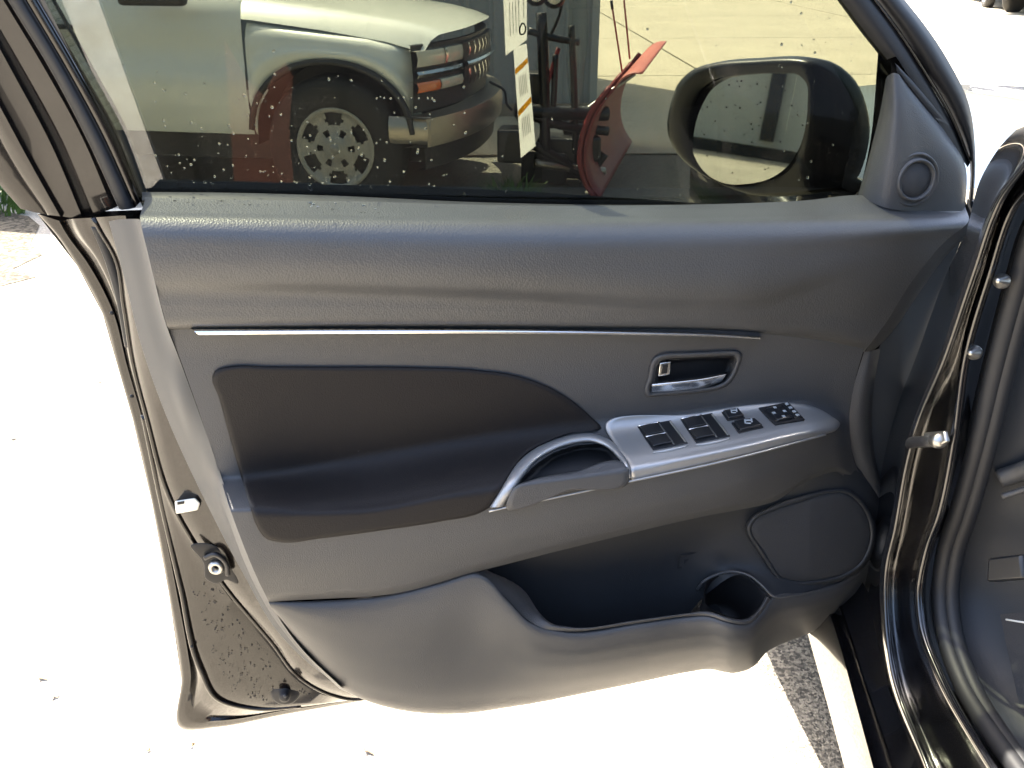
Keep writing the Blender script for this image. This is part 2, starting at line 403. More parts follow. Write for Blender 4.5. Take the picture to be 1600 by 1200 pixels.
# ---- upper trim
up = [
 [(226,308,-.052),(350,310,-.052),(500,313,-.052),(750,320,-.052),(950,322,-.052),(1150,318,-.052),(1260,313,-.052),(1335,305,-.052),(1420,314,-.052),(1508,322,-.052)],
 [(226,312,-.044),(350,314,-.044),(500,317,-.044),(750,324,-.044),(950,326,-.044),(1150,322,-.044),(1260,317,-.044),(1335,309,-.044),(1420,318,-.044),(1509,326,-.044)],
 [(221,330,-.004),(500,335,-.004),(800,340,-.004),(1100,339,-.004),(1360,334,-.006),(1512,334,-.02)],
 [(219,343,.022),(500,347,.022),(800,351,.022),(1100,350,.022),(1360,346,.02),(1514,341,-.005)],
 [(222,358,.033),(500,362,.034),(800,366,.034),(1100,365,.034),(1360,360,.032),(1512,348,.006)],
 [(231,395,.038),(500,402,.041),(800,410,.042),(1060,412,.042),(1230,402,.042),(1320,390,.038),(1478,376,.012)],
 [(241,437,.035),(480,441,.036),(800,452,.037),(1060,464,.038),(1190,458,.040),(1270,436,.040),(1320,428,.036),(1440,420,.014)],
 [(246,456,.028),(480,460,.026),(800,471,.025),(1060,484,.025),(1205,478,.028),(1290,450,.033),(1330,446,.031),(1418,450,.014)],
 [(253,482,.026),(500,484,.024),(800,490,.022),(1060,497,.021),(1220,497,.022),(1310,490,.022),(1385,503,.012)],
 [(260,506,.022),(500,504,.020),(900,505,.018),(1190,511,.016),(1300,525,.014),(1357,541,.008)],
 [(263,513,.012),(500,511,.010),(900,512,.009),(1190,519,.008),(1300,533,.006),(1352,548,.0)],
 [(264,516,.000),(500,514,.000),(900,515,.000),(1190,522,.000),(1300,536,.000),(1352,551,-.006)],
]
v, f = loft([[U(*p) for p in r] for r in up], 130, 90)
upper = build('upper_trim', v, f, M['trim'], door)

# ---- rounded front end of the upper trim and dark end panel
f0 = [(1514,341,-.005),(1512,348,.006),(1478,376,.012),(1440,420,.014),(1418,450,.014),(1385,503,.012),(1357,541,.008),(1352,549,.0)]
f1 = [(1516,345,-.02),(1513,360,-.006),(1488,385,-.002),(1452,428,.0),(1428,460,.0),(1396,508,.0),(1366,541,.0),(1356,550,-.004)]
f2 = [(1514,350,-.03),(1506,372,-.02),(1482,396,-.018),(1446,444,-.016),(1424,476,-.016),(1402,508,-.012),(1378,536,-.008),(1362,550,-.008)]
v, f = loft([[U(*p) for p in r] for r in (f0, f1, f2)], 50, 12)
build('trim_end_cap', v, f, M['trim_fine'], door)
e0 = [(1350,549,-.004),(1335,600,.001),(1327,650,.002),(1330,700,.003),(1345,745,.003),(1390,806,.0)]
e1 = [(1360,549,-.002),(1350,600,.004),(1345,660,.006),(1349,705,.006),(1362,748,.004),(1393,806,.001)]
e2 = [(1366,547,-.006),(1357,600,.001),(1354,660,.002),(1358,705,.002),(1370,750,.000),(1394,806,-.003)]
e3 = [(1376,544,-.014),(1366,600,-.012),(1362,660,-.012),(1366,705,-.012),(1376,750,-.012),(1396,806,-.010)]
v, f = loft([[U(*p) for p in r] for r in (e0, e1, e2, e3)], 40, 20)
build('trim_edge_strip', v, f, M['trim_fine'], door)
g0 = [(1510,352,-.028),(1482,394,-.022),(1446,442,-.019),(1424,474,-.018),(1402,506,-.016),(1378,534,-.014),(1367,560,-.015),(1364,600,-.015),(1360,660,-.015),(1364,705,-.015),(1374,750,-.015),(1394,806,-.013)]
g1 = [(1512,352,-.034),(1490,400,-.03),(1462,455,-.028),(1445,490,-.026),(1430,525,-.024),(1415,560,-.024),(1405,600,-.024),(1398,640,-.024),(1392,680,-.024),(1389,720,-.024),(1391,760,-.022),(1398,808,-.018)]
g2 = [(1514,350,-.045),(1500,380,-.045),(1480,450,-.045),(1468,490,-.045),(1456,530,-.045),(1446,570,-.045),(1436,610,-.045),(1427,650,-.045),(1420,690,-.045),(1414,730,-.045),(1408,765,-.04),(1402,812,-.03)]
v, f = loft([[U(*p) for p in r] for r in (g0, g1, g2)], 50, 20)
build('front_end_panel', v, f, M['trim_slate'], door)
fj = [g2, [(x + 14, y + 2, -.075) for x, y, _ in g2], [(x + 16, y + 2, -.15) for x, y, _ in g2]]
fj = [[(1514 + 4*k, 346, r[0][2])] + r + [(1385 + 5*k, 880, r[-1][2] - .01), (1345 + 5*k, 935, r[-1][2] - .02)] for k, r in enumerate(fj)]
v, f = loft_lin([[U(*p) for p in r] for r in fj], 50); build('front_jamb', v, f, M['paint'], door, sharp=50)

# ---- left side return of the trim
s0 = [(170,346,-.045),(193,430,-.045),(221,540,-.045),(262,655,-.045),(312,765,-.045),(382,900,-.045),(432,985,-.045),(500,1050,-.045),(575,1096,-.045)]
s1 = [(186,343,-.03),(207,425,-.03),(234,530,-.03),(272,640,-.03),(322,758,-.03),(390,893,-.03),(440,975,-.03),(505,1043,-.03),(580,1094,-.03)]
s2 = [(212,342,-.008),(232,420,-.006),(256,515,-.006),(284,590,-.006),(325,705,-.004),(338,745,.0),(348,778,.018),(352,792,.03),(412,940,.04),(462,1010,.03),(530,1076,.02)]
s3 = [(219,343,.02),(239,428,.034),(262,514,.012),(278,555,.0),(331,702,.001),(345,742,.006),(355,774,.040),(359,790,.068),(420,939,.072),(470,1012,.06),(540,1080,.05)]
v, f = loft([[U(*p) for p in r] for r in (s0, s1, s2, s3)], 70, 20)
build('trim_side_return', v, f, M['trim_slate'], door)

# ---- chrome strip
cs = [(300,518),(420,517.5),(600,517),(800,517.5),(1000,520),(1120,523.5),(1188,527.5)]
rows = []
for dy, dw in ((-5.5,.002),(-5,.012),(-3.5,.0165),(-.5,.0195),(1.5,.0205),(5.0,.0205),(6.5,.018),(7,.004)):
    rows.append([U(x + (0 if k else dy*1.2 + 4), y + dy * (1 - .5 * k / 6), dw) for k, (x, y) in enumerate(cs)])
v, f = loft_lin(rows, 60)
build('chrome_strip', v, f, M['chrome'], door, sharp=25)

# ---- patches that follow the trim surface
def patch(name, outline, c, m, off, parent, n=110, rings=14, edge=3.0, wf=None, drop=.004, dome=0.0, prof=None):
    wf = wf or WB
    O = crom([Vector((x, y, 0)) for x, y in outline], n, True)
    c = Vector((c[0], c[1], 0)); Rg = []
    def ring(fn, o):
        row = []
        for p in O:
            q = fn(p); row.append(U(q.x, q.y, wf(q.x, q.y) + o))
        Rg.append(row)
    ring(lambda p: p, off - drop)
    ring(lambda p: p + (c - p).normalized() * edge * .25, off - drop*.25)
    ring(lambda p: p + (c - p).normalized() * edge, off)
    for k in range(1, rings + 1):
        s = k / rings
        ring(lambda p: (p + (c - p).normalized() * edge).lerp(c, min(s, .995)), off + dome * (1 - (1 - s) ** 2))
    V, Fc = grid(Rg, True)
    return build(name, V, Fc, m, parent)
INSERT = [(331,588),(336,578),(350,573.5),(420,572),(500,572),(650,573),(750,578),(810,587),(860,605),(900,630),(925,652),(941,668),
          (900,675),(860,689),(825,708),(800,738),(783,768),(767,792),(752,801),(690,815),(600,829),(500,842),(440,848),(415,842),(399,820),(390,792),(382,765),(360,690),(341,620)]
patch('armrest_insert', INSERT, (560,705), M['leather'], .005, door, n=160, rings=34, edge=5, drop=.009)

# ---- switch bezel
BEZ = [(946,671),(1080,646),(1185,631),(1232,629),(1270,635),(1299,650),(1313,663),(1308,671),(1280,680),(1240,691),(1176,708),(1112,723),(1050,737),(1010,745.5),(987,750.5),(984.5,742),(984,733),(962,697)]
bez = patch('switch_bezel', BEZ, (1130,684), M['silver'], .0045, door, n=150, rings=24, edge=2.0, drop=.006)
def plate(name, q, o0, o1, m, parent, nu=8, nv=8, bev=None, dome=0.0, tilt=0.0):
    # quad q (tl, tr, br, bl) on the armrest surface, from offset o0 up to o1
    Pt = []
    def pt(u, v, o):
        a = Vector(q[0]).lerp(Vector(q[1]), u); b = Vector(q[3]).lerp(Vector(q[2]), u); p = a.lerp(b, v)
        return U(p.x, p.y, WB(p.x, p.y)) + Vector((0, -.25, 1)).normalized() * o
    for j in range(nv + 1):
        for i in range(nu + 1):
            u, v = i / nu, j / nv
            Pt.append(pt(u, v, o1 + dome * (1 - (2*u-1)**2) + tilt * (v - .5)))
    nb = len(Pt); Fc = []
    for j in range(nv):
        for i in range(nu):
            a = j*(nu+1) + i; Fc.append((a, a+1, a+nu+2, a+nu+1))
    border = [(i, 0) for i in range(nu)] + [(nu, j) for j in range(nv)] + [(nu-i, nv) for i in range(nu)] + [(0, nv-j) for j in range(nv)]
    for i, j in border:
        Pt.append(pt(i/nu, j/nv, o0))
    k = len(border)
    for t, (i, j) in enumerate(border):
        i2, j2 = border[(t+1) % k]
        Fc.append((j*(nu+1)+i, j2*(nu+1)+i2, nb + (t+1) % k, nb + t))
    o = build(name, Pt, Fc, m, parent, sharp=40)
    bevel_obj(o, bev or .0006, 2, 40)
    return o
def sub(q, u0, v0, u1, v1):
    q = [Vector(p) for p in q]
    f_ = lambda u, v: q[0].lerp(q[1], u).lerp(q[3].lerp(q[2], u), v)
    return [f_(u0, v0), f_(u1, v0), f_(u1, v1), f_(u0, v1)]
for q in ([(995,670),(1047,660.5),(1074,696),(1020,707)], [(1062,658.5),(1112,649),(1140,685),(1087,695.5)]):
    plate('switch_well', q, .0, .0052, M['black_plastic'], bez)
    sc_ = sub(q, .60, .04, .98, .96)
    plate('finger_scoop', sc_, .0, .0066, M['scoop'], bez, dome=-.003)
    for v0, v1 in ((.06, .44), (.52, .90)):
        plate('window_switch', sub(q, .04, v0, .58, v1), .0, .0085, M['black_plastic'], bez, dome=.0008, tilt=-.001, bev=.001)
        a, b = sub(q, .0, v0, .62, v0)[:2]
        pts = [U(p.x, p.y, WB(p.x, p.y)) + Vector((0, -.25, 1)).normalized() * .0085 for p in (a, a.lerp(b, .5), b)]
        v, f = tube(pts, .0011, 6, 8); build('switch_lip', v, f, M['chrome'], bez)
    a, b = sub(q, 0, 1, 1, 1)[:2]
    pts = [U(p.x, p.y + d, WB(p.x, p.y) + .006) for p, d in ((a, 0), (a.lerp(b, .25), 1.5), (a.lerp(b, .5), 2), (a.lerp(b, .75), 1.5), (b, 0))]
    v, f = tube(pts, lambda t: .0008 + .0028 * math.sin(math.pi * t), 8, 20); build('bezel_lip', v, f, M['silver'], bez)
for nm, q in (('lock_button', [(1128,648),(1151,644.5),(1161,656),(1137,660)]), ('window_lock_button', [(1145,664.5),(1177,660),(1189,671),(1155,679)])):
    plate('button_well', [(p[0] + (p[0]-sum(t[0] for t in q)/4)*.14, p[1] + (p[1]-sum(t[1] for t in q)/4)*.14) for p in q], 0, .0052, M['deep'], bez)
    bt = plate(nm, q, 0, .0095, M['black_plastic'], bez, dome=.0006, bev=.0012)
    c = Vector((sum(t[0] for t in q)/4, sum(t[1] for t in q)/4))
    s = 1.0 if nm == 'lock_button' else 1.25
    # printed pictogram: small bars
    for dx, dy, ww, hh in ((-4,-2,2,5),(4,-2.6,2,5),(0,-3,6,1.6),(0,.8,6,1.4)):
        plate('pictogram', [(c.x+(dx-ww/2)*s, c.y+(dy-hh/2)*s - .15*dx), (c.x+(dx+ww/2)*s, c.y+(dy-hh/2)*s - .15*dx), (c.x+(dx+ww/2)*s+1, c.y+(dy+hh/2)*s - .15*dx), (c.x+(dx-ww/2)*s+1, c.y+(dy+hh/2)*s - .15*dx)], .0098, .0106, M['mark'], bez, 2, 2, bev=.0001)
qm = [(1184,642),(1230,633),(1256,660),(1210,667.5)]
plate('mirror_control', qm, 0, .0065, M['deep'], bez)
plate('mirror_pad', sub(qm, .10, .16, .66, .90), 0, .0095, M['black_plastic'], bez, dome=.0012, bev=.0022)
plate('mirror_slider', sub(qm, .72, .10, .95, .92), 0, .0082, M['black_plastic'], bez, bev=.001)
for u_, v_ in ((.38,.26),(.20,.52),(.56,.52),(.38,.78),(.83,.18),(.83,.40),(.83,.62),(.83,.82)):
    plate('pictogram', sub(qm, u_-.045, v_-.05, u_+.045, v_+.05), .0094, .0112, M['mark'], bez, 2, 2, bev=.0001)

# ---- pull handle: silver ring, grip, cavity
def ringpath(off, pts):
    return [U(x, y, WB(x, y) + off) for x, y in pts]
RO = [(986,746),(984,733),(970,705),(952,687),(930,678),(905,677.5),(870,686),(836,701),(810,722),(790,752),(765,793)]
RI = [(983,748),(979,735),(963,713),(946,698),(926,691),(900,693),(865,704),(838,720),(820,741),(806,762),(786,792)]
rows = []
for s_, o_ in ((0, -.006), (0, .006), (.15, .010), (.6, .0115), (.9, .009), (1, .004), (1, -.025)):
    rows.append([U(a[0] + (b[0]-a[0])*s_, a[1] + (b[1]-a[1])*s_, WB(a[0] + (b[0]-a[0])*s_, a[1] + (b[1]-a[1])*s_) + o_) for a, b in zip(RO, RI)])
v, f = loft_lin(rows, 70); build('pull_handle_ring', v, f, M['silver'], door)
patch('grip_pad', [(793,778),(801,763),(830,750),(900,736),(972,721),(981,725),(984,734),(984.5,747),(890,767.5),(790,788.5)], (890,757), M['trim_fine'], .013, door, n=90, rings=10, edge=3, drop=.012)
v, f = tube([U(x, y, WB(x, y) + .007) for x, y in [(764,799),(790,793),(840,783),(900,770.5),(960,757.5),(986,752),(1050,738.5),(1112,725),(1176,709.5),(1240,692.5),(1290,679)]], .0016, 6, 60)
build('edge_highlight', v, f, M['silver'], door)  # silver bead stands in for the highlight along the trim edge
patch('pull_cup', [(976,722),(957,702),(938,695),(900,697),(862,710),(836,728),(816,750),(812,760),(900,742)], (895,722), M['deep'], .002, door, n=70, rings=10, edge=2, wf=W, drop=0)  # black colour adds the shade of the pull cavity

# ---- inner door handle
HB_O = [(1007,616),(1012,588),(1018,563),(1024,556),(1036,552.5),(1070,550.5),(1105,549),(1140,547.5),(1154,548),(1160,554),(1157,568),(1149,588),(1140,600),(1128,607),(1100,613),(1060,617),(1020,620),(1010,620)]
HB_I = [(1018,612),(1022,590),(1027,571),(1032,564),(1042,560.5),(1070,559),(1105,557.5),(1138,556),(1147,557),(1150,562),(1147,573),(1140,587),(1132,596),(1122,601),(1098,606),(1060,610),(1026,613.5),(1020,614)]
n = 90
O = crom([Vector((*p, 0)) for p in HB_O], n, True); I = crom([Vector((*p, 0)) for p in HB_I], n, True)
Rg = []
for s, o in ((0, -.002), (.06, .002), (.25, .005), (.6, .0055), (.9, .004), (1, .001), (1.0, -.012)):
    Rg.append([U(a.lerp(b, s).x, a.lerp(b, s).y, WB(*a.lerp(b, s).xy) + o) for a, b in zip(O, I)])
v, f = grid(Rg, True)
hb = build('handle_bezel', v, f, M['trim_fine'], door)
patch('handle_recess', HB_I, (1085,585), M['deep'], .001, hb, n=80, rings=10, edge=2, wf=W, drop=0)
lv = [[(1021,596,-.012),(1060,592,-.012),(1100,587,-.012),(1135,581,-.012)], [(1020,598,.004),(1060,594,.006),(1100,589,.006),(1136,582.5,.002)], [(1019,601,.010),(1060,597,.013),(1100,592,.012),(1134,585.5,.007)],
      [(1018,609,.007),(1060,606,.009),(1100,602,.008),(1130,592,.004)], [(1019,615,.002),(1060,612,.003),(1100,606.5,.002),(1127,598,-.001)], [(1021,616,-.01),(1060,613,-.01),(1100,607,-.01),(1126,599,-.01)]]
v, f = loft([[U(*p) for p in r] for r in lv], 40, 30); build('door_lever', v, f, M['chrome'], hb)
def plate_w(name, q, w0, w1, m, parent, bev=.001):
    fr = [U(x, y, w1) for x, y in q]; bk = [U(x, y, w0) for x, y in q]
    v, f = prism(bk, (0, 0, 0)); V = bk + fr; n = len(q)
    Fc = [tuple(range(n)), tuple(range(2*n-1, n-1, -1))] + [(i, (i+1) % n, (i+1) % n + n, i + n) for i in range(n)]
    o = build(name, V, Fc, m, parent, sharp=40); bevel_obj(o, bev, 2, 40); return o
plate_w('lock_knob', [(1031,567),(1049,564.5),(1047,586),(1028,588.5)], -.02, .002, M['chrome_worn'], hb, .0015)
plate_w('lock_knob_face', [(1035,570),(1044,568.5),(1042.5,583),(1033,584.5)], -.004, .0035, M['black_plastic'], hb, .001)
plate_w('key_mark', [(1090,600),(1109,597),(1112,601),(1093,605)], .004, .0075, M['black_plastic'], hb, .0005)

# ---- lower trim with map pocket
cols = [ # top px,py,w ; bottom px,py,w
 ((420,941,.074),(424,950,.072)), ((500,939,.075),(476,1016,.058)), ((600,931,.076),(545,1081,.045)), ((690,909,.078),(640,1110,.035)),
 ((748,894,.080),(720,1113,.03)), ((795,938,.094),(800,1103,.03)), ((828,971,.104),(850,1095,.03)), ((880,986,.110),(900,1085,.03)),
 ((1000,973,.112),(1000,1065,.035)), ((1075,963,.114),(1072,1050,.04)), ((1105,962,.120),(1108,1045,.05)), ((1138,972,.134),(1148,1051,.062)),
 ((1168,975,.132),(1177,1041,.062)), ((1190,957,.112),(1196,1020,.045)), ((1204,936,.094),(1216,1008,.03)), ((1262,925,.074),(1264,989,.02)),
 ((1330,899,.045),(1320,958,.01)), ((1375,850,.015),(1354,926,-.005)), ((1391,812,.0),(1393,818,-.012))]
rows = []
for s, dw in ((0, -.010), (.015, .0), (.08, .004), (.25, .010), (.5, .012), (.72, .010), (.9, .002), (1.0, -.012), (1.01, -.04)):
    row = []
    for (a, b, c_), (d, e, g) in cols:
        k = min(1.0, math.hypot(d - a, e - b) / 90)
        ww = c_ + (g - c_) * (s ** 2.2) + dw * k
        row.append(U(a + (d-a)*s, b + (e-b)*s, ww))
    rows.append(row)
v, f = loft(rows, 150, 60)
lower = build('lower_trim', v, f, M['trim_fine'], door)
# pocket back wall and speaker surround
bw = [
 [(725,872,.012),(900,834,.012),(1094,786,.012),(1203,764,.014),(1308,712,.02),(1345,735,.004),(1389,800,-.002)],
 [(735,900,.012),(900,862,.012),(1090,818,.013),(1190,800,.020),(1270,778,.028),(1350,775,.020),(1391,806,-.001)],
 [(745,930,.012),(900,900,.012),(1070,865,.014),(1160,845,.026),(1260,830,.034),(1345,830,.028),(1392,808,-.002)],
 [(755,970,.014),(900,945,.014),(1060,910,.018),(1130,890,.036),(1200,900,.056),(1260,910,.060),(1330,886,.044),(1392,811,-.002)],
 [(770,1020,.018),(900,1000,.018),(1060,975,.02),(1108,925,.036),(1160,898,.058),(1204,934,.088),(1262,924,.071),(1330,899,.042),(1392,813,-.004)],
]
v, f = loft([[U(*p) for p in r] for r in bw], 90, 50)
def WW(px, py):                         # approximate depth of that wall
    best = []
    for r in bw: 
        best.append((pchip([p[0] for p in r], [p[1] for p in r], px), pchip([p[0] for p in r], [p[2] for p in r], px)))
    best.sort(); ys = [b[0] + i*1e-4 for i, b in enumerate(best)]; return pchip(ys, [b[1] for b in best], py)
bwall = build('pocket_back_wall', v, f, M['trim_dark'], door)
# pocket floor and inner front wall
fl = [[(745,905,.070),(795,945,.085),(828,978,.092),(880,992,.098),(1000,980,.100),(1075,970,.100),(1095,967,.102)],
      [(790,960,.06),(830,1000,.07),(850,1040,.07),(890,1060,.07),(1000,1040,.07),(1080,1030,.07),(1098,1030,.07)],
      [(760,960,.01),(790,1000,.012),(830,1020,.012),(890,1010,.012),(1000,985,.012),(1070,990,.012),(1092,985,.012)]]
v, f = loft_lin([[U(*p) for p in r] for r in fl], 50)
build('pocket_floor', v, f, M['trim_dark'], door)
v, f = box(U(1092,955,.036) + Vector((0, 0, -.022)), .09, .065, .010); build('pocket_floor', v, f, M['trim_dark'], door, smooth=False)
# pocket rim
rim_o = [(748,894,.080),(795,938,.094),(828,971,.104),(850,982,.108),(880,986,.110),(1000,973,.112),(1075,963,.114),(1105,962,.120),(1138,972,.134),(1168,975,.132),(1190,957,.112),(1204,936,.094)]
rim_i = [(752,886,.040),(822,926,.040),(842,956,.072),(860,973,.094),(885,979,.100),(1000,968,.104),(1075,958,.106),(1106,955,.106),(1136,964,.120),(1165,967,.120),(1184,953,.104),(1196,932,.088)]
rim_m = [((a[0]+b[0])/2, (a[1]+b[1])/2 - 1, (a[2]+b[2])/2 + .006) for a, b in zip(rim_o, rim_i)]
v, f = loft([[U(*p) for p in r] for r in (rim_o, rim_m, rim_i)], 100, 9)
build('pocket_rim', v, f, M['trim_fine'], door)
# cup well
O = [(1100,930,.060),(1104,908,.044),(1122,896,.036),(1145,893,.038),(1170,900,.052),(1188,914,.070),(1197,933,.086),(1190,953,.104),(1166,968,.120),(1136,964,.120),(1112,953,.106)]
Op = [U(*p) for p in O]; cc = sum(Op, Vector()) / len(Op)
top = crom(Op, 48, True)
Rg = [[p + Vector((0, 0, .002)) for p in top], [p.lerp(cc, .05) + Vector((0, 0, -.004)) for p in top]]
for k in range(1, 8): Rg.append([(p.lerp(cc, .05 + .03*k)) + Vector((0, .006*k, -.013*k)) for p in top])
Rg.append([cc + Vector((0, .045, -.093)) for p in top])
v, f = grid(Rg, True); build('cup_well', v, f, M['deep'], door)  # shade of the deep well put into its black colour
v, f = tube([U(x, y, wq + .004) for x, y, wq in [(1090,921,.03),(1100,908,.040),(1122,897,.040),(1145,893,.042),(1170,899,.056),(1190,914,.076),(1206,930,.09),(1240,930,.086),(1280,922,.072)]], lambda t: .0026 * (1 - .6*t), 8, 50)
build('cup_rim', v, f, M['trim_fine'], door)
# embossed mark on the back wall
for q in ([(1058,868),(1098,860),(1098,863),(1058,871)], [(1058,886),(1098,880),(1098,883),(1058,889)], [(1058,870),(1061,870),(1061,887),(1058,887)], [(1095,862),(1098,862),(1098,882),(1095,882)], [(1068,875),(1076,873),(1076,880),(1068,882)], [(1081,873),(1088,871),(1088,878),(1081,880)]):
    plate_w('embossed_mark', q, .010, .0165, M['trim_dark'], bwall, .0004)
# speaker
SP = [(1171,826),(1178,812),(1205,797),(1255,780),(1300,768),(1322,769),(1342,783),(1357,806),(1363,832),(1358,860),(1343,884),(1318,900),(1280,909),(1240,911),(1220,905),(1203,882),(1186,855),(1174,837)]
def wsp(px, py): return .0435 + (py - 840) * .00022 - abs(px - 1265) * .00005
O = crom([Vector((*p, 0)) for p in SP], 90, True); c = Vector((1265, 840, 0))
Rg = []
for e, o in ((-7, -.012), (-5, .001), (-2, .0045), (2, .004), (4, .0), (4.2, -.006)):
    Rg.append([U(p.x - (c-p).normalized().x*-e, p.y - (c-p).normalized().y*-e, wsp(p.x, p.y) + o) for p in O])
v, f = grid(Rg, True); spk = build('speaker_surround', v, f, M['trim_dark'], door)
patch('speaker_grille', SP, (1265,840), M['mesh'], .004, spk, n=90, rings=10, edge=6, wf=wsp, drop=.008, dome=.004)

# ---- door shell: stations across the painted rear jamb
ST = [ # outer, groove a, groove b, seal c, jamb d, under trim e
 [(58,334),(92,345),(112,342),(146,340),(186,337),(196,337)],
 [(84,362),(104,366),(122,364),(158,362),(192,360),(202,360)],
 [(120,415),(136,410),(150,404),(179,398),(200,394),(212,393)],
 [(160,490),(176,486),(184,482),(194,478),(212,470),(222,468)],
 [(184,575),(198,570),(203,568),(208,566),(228,560),(238,556)],
 [(207,655),(221,650),(224,648),(228,646),(262,638),(274,632)],
 [(237,785),(247,781),(251,779),(264,775),(318,763),(328,758)],
 [(263,925),(275,920),(282,917),(345,908),(390,895),(398,890)],
 [(283,1060),(298,1052),(312,1044),(424,1003),(446,985),(456,980)],
 [(287,1140),(304,1126),(340,1092),(470,1060),(500,1045),(512,1040)],
 [(340,1137),(344,1126),(400,1107),(520,1086),(545,1072),(552,1068)],
 [(440,1118),(440,1111),(470,1103),(548,1092),(580,1082),(586,1078)],
 [(575,1094),(575,1091),(580,1090),(590,1088),(610,1084),(616,1080)]]
WP = [-.135, -.128, -.104, -.086, -.056, -.05]
prof_rows = []
for k in range(6): prof_rows.append([U(*s[k], WP[k]) for s in ST])
def mid(a, b, t, dw):
    return [U(sa[0] + (sb[0]-sa[0])*t, sa[1] + (sb[1]-sa[1])*t, WP[a] + (WP[b]-WP[a])*t + dw) for sa, sb in ((s[a], s[b]) for s in ST)]
rows = [[U(s[0][0], s[0][1], -.150) for s in ST], prof_rows[0], mid(0,1,.35,.002), mid(0,1,.75,.0), prof_rows[1], mid(1,2,.25,-.010), mid(1,2,.6,-.006), prof_rows[2], mid(2,3,.12,.006), mid(2,3,.5,.001), mid(2,3,.93,.004), prof_rows[3], mid(3,4,.1,.008), mid(3,4,.5,.004), prof_rows[4], prof_rows[5]]
v, f = loft_lin(rows, 160)
shell = build('door_shell', v, f, M['jamb'], door, sharp=50)
tag(shell, 'glossy black painted rear jamb of the door')
# seal bead between jamb and trim, rubber weatherstrip
v, f = tube([U(s[3][0], s[3][1], WP[3] + .006) for s in ST], .0035, 8, 120); build('jamb_flange', v, f, M['jamb'], door)
v, f = tube([U(*p, -.092) for p in [(150,352),(170,400),(188,460),(203,540)]], .007, 8, 40); build('weatherstrip', v, f, M['rubber'], door)
v, f = tube([U(s[2][0], s[2][1], WP[2] + .004) for s in ST[5:12]], .004, 8, 80); build('drain_lip', v, f, M['jamb'], door)
# outer skin behind everything
sk = [(58,334),(120,415),(160,490),(184,575),(207,655),(237,785),(263,925),(283,1060),(287,1140),(440,1115),(575,1085),(900,1030),(1180,975),(1300,920),(1380,780),(1480,400),(1490,335),(900,330),(300,325)]
v, f = prism([U(*p, -.142) for p in sk], (0, .012, 0)); build('outer_skin', v, f, M['paint'], door, smooth=False)
# latch and small fittings on the jamb
LR = [(298,852),(330,850),(352,862),(368,892),(372,912),(352,906),(340,912),(322,905),(318,880)]
patch('latch_opening', LR, (338,882), M['deep'], .0, shell, n=50, rings=5, edge=2, wf=lambda x, y: -.066, drop=.002)
v, f = lathe(U(338,886,-.064), (-.2,-1,.1), [(.003,.0),(.0045,.004),(.007,.006),(.010,.005),(.012,.001),(.0125,-.006)], 28); build('latch_claw', v, f, M['steel'], shell)
v, f = tube([U(320,872,-.062), U(336,866,-.058), U(352,878,-.058), U(356,898,-.060)], .004, 8, 20); build('latch_catch', v, f, M['black_steel'], shell)
plate_w('lock_cover', [(273,783),(305,778),(313,786),(309,797),(275,803)], -.075, -.058, M['white_plastic'], shell, .002)
plate_w('lock_slot', [(277,784.5),(288,782.5),(288,787),(277,789)], -.060, -.0565, M['deep'], shell, .0003)
plate_w('drain_slot', [(352,944),(380,928),(383,932),(356,949)], -.098, -.092, M['deep'], shell, .0008)
plate_w('drain_slot', [(277,870),(282,880),(287,905),(283,902)], -.108, -.103, M['deep'], shell, .0006)
wsh = -.091
v, f = lathe(U(446,1081,wsh), (-.05,-1,.25), [(.0,.020),(.006,.0195),(.009,.017),(.0095,.004),(.020,.003),(.024,.0),(.025,-.004)], 32)
bs = build('bump_stop', v, f, M['rubber'], shell)
v, f = lathe(U(446,1087,wsh + .021), (-.05,-1,.25), [(.0,.0035),(.0028,.003),(.0034,.0)], 16); build('stop_pin', v, f, M['rubber_grey'], bs)
v, f = lathe(U(403,1036,-.099), (0,-1,.2), [(.0,.002),(.0035,.002),(.0042,.0)], 16); build('plug', v, f, M['jamb'], shell)
for x, y, ww in ((127,348,-.102),(175,489,-.126),(206,619,-.11),(244,735,-.12),(300,1010,-.1)):
    v, f = lathe(U(x, y, ww + .003), (0,-1,0), [(.0,.003),(.0022,.0028),(.003,.0)], 10); build('clip_hole', v, f, M['deep'], shell)

# ---- window frame, rear upright (leaning bands) and front pillar
def ext(p0, p1, y):                     # extend the line p0->p1 to pixel row y
    t = (y - p0[1]) / (p1[1] - p0[1]); return (p0[0] + (p1[0]-p0[0])*t, y)
TOP = -330
def band(name, cs_, m, sharp=None, nu=40, parent=door, sm=True):
    rows = []
    for pts, ww in cs_:
        pts = [ext(pts[0], pts[1], TOP)] + list(pts)
        rows.append([U(x, y, ww) for x, y in pts])
    v, f = (loft_lin(rows, nu)); return build(name, v, f, m, parent, sharp=sharp)
fr = [([(-190,0),(-100,150),(-8,280),(32,326)], -.128), ([(-160,0),(-60,160),(12,285),(56,332)], -.118), ([(-130,0),(-38,150),(30,272),(74,336)], -.118), ([(-126,0),(-34,150),(34,272),(78,336)], -.110), ([(-98,0),(-16,138),(48,256),(94,338)], -.106), ([(-94,0),(-12,138),(52,256),(98,338)], -.113), ([(-75,0),(0,125),(62,245),(108,340)], -.112), ([(-42,0),(18,110),(78,222),(128,338)], -.108),
      ([(-40,0),(22,108),(82,220),(132,338)], -.118), ([(-28,0),(34,108),(92,215),(144,336)], -.118), ([(-26,0),(37,108),(95,214),(147,336)], -.100), ([(5,0),(70,108),(128,214),(176,326)], -.094), ([(12,0),(78,108),(134,214),(184,322)], -.098)]
wf_ = band('window_frame', fr, M['jamb'], 50)
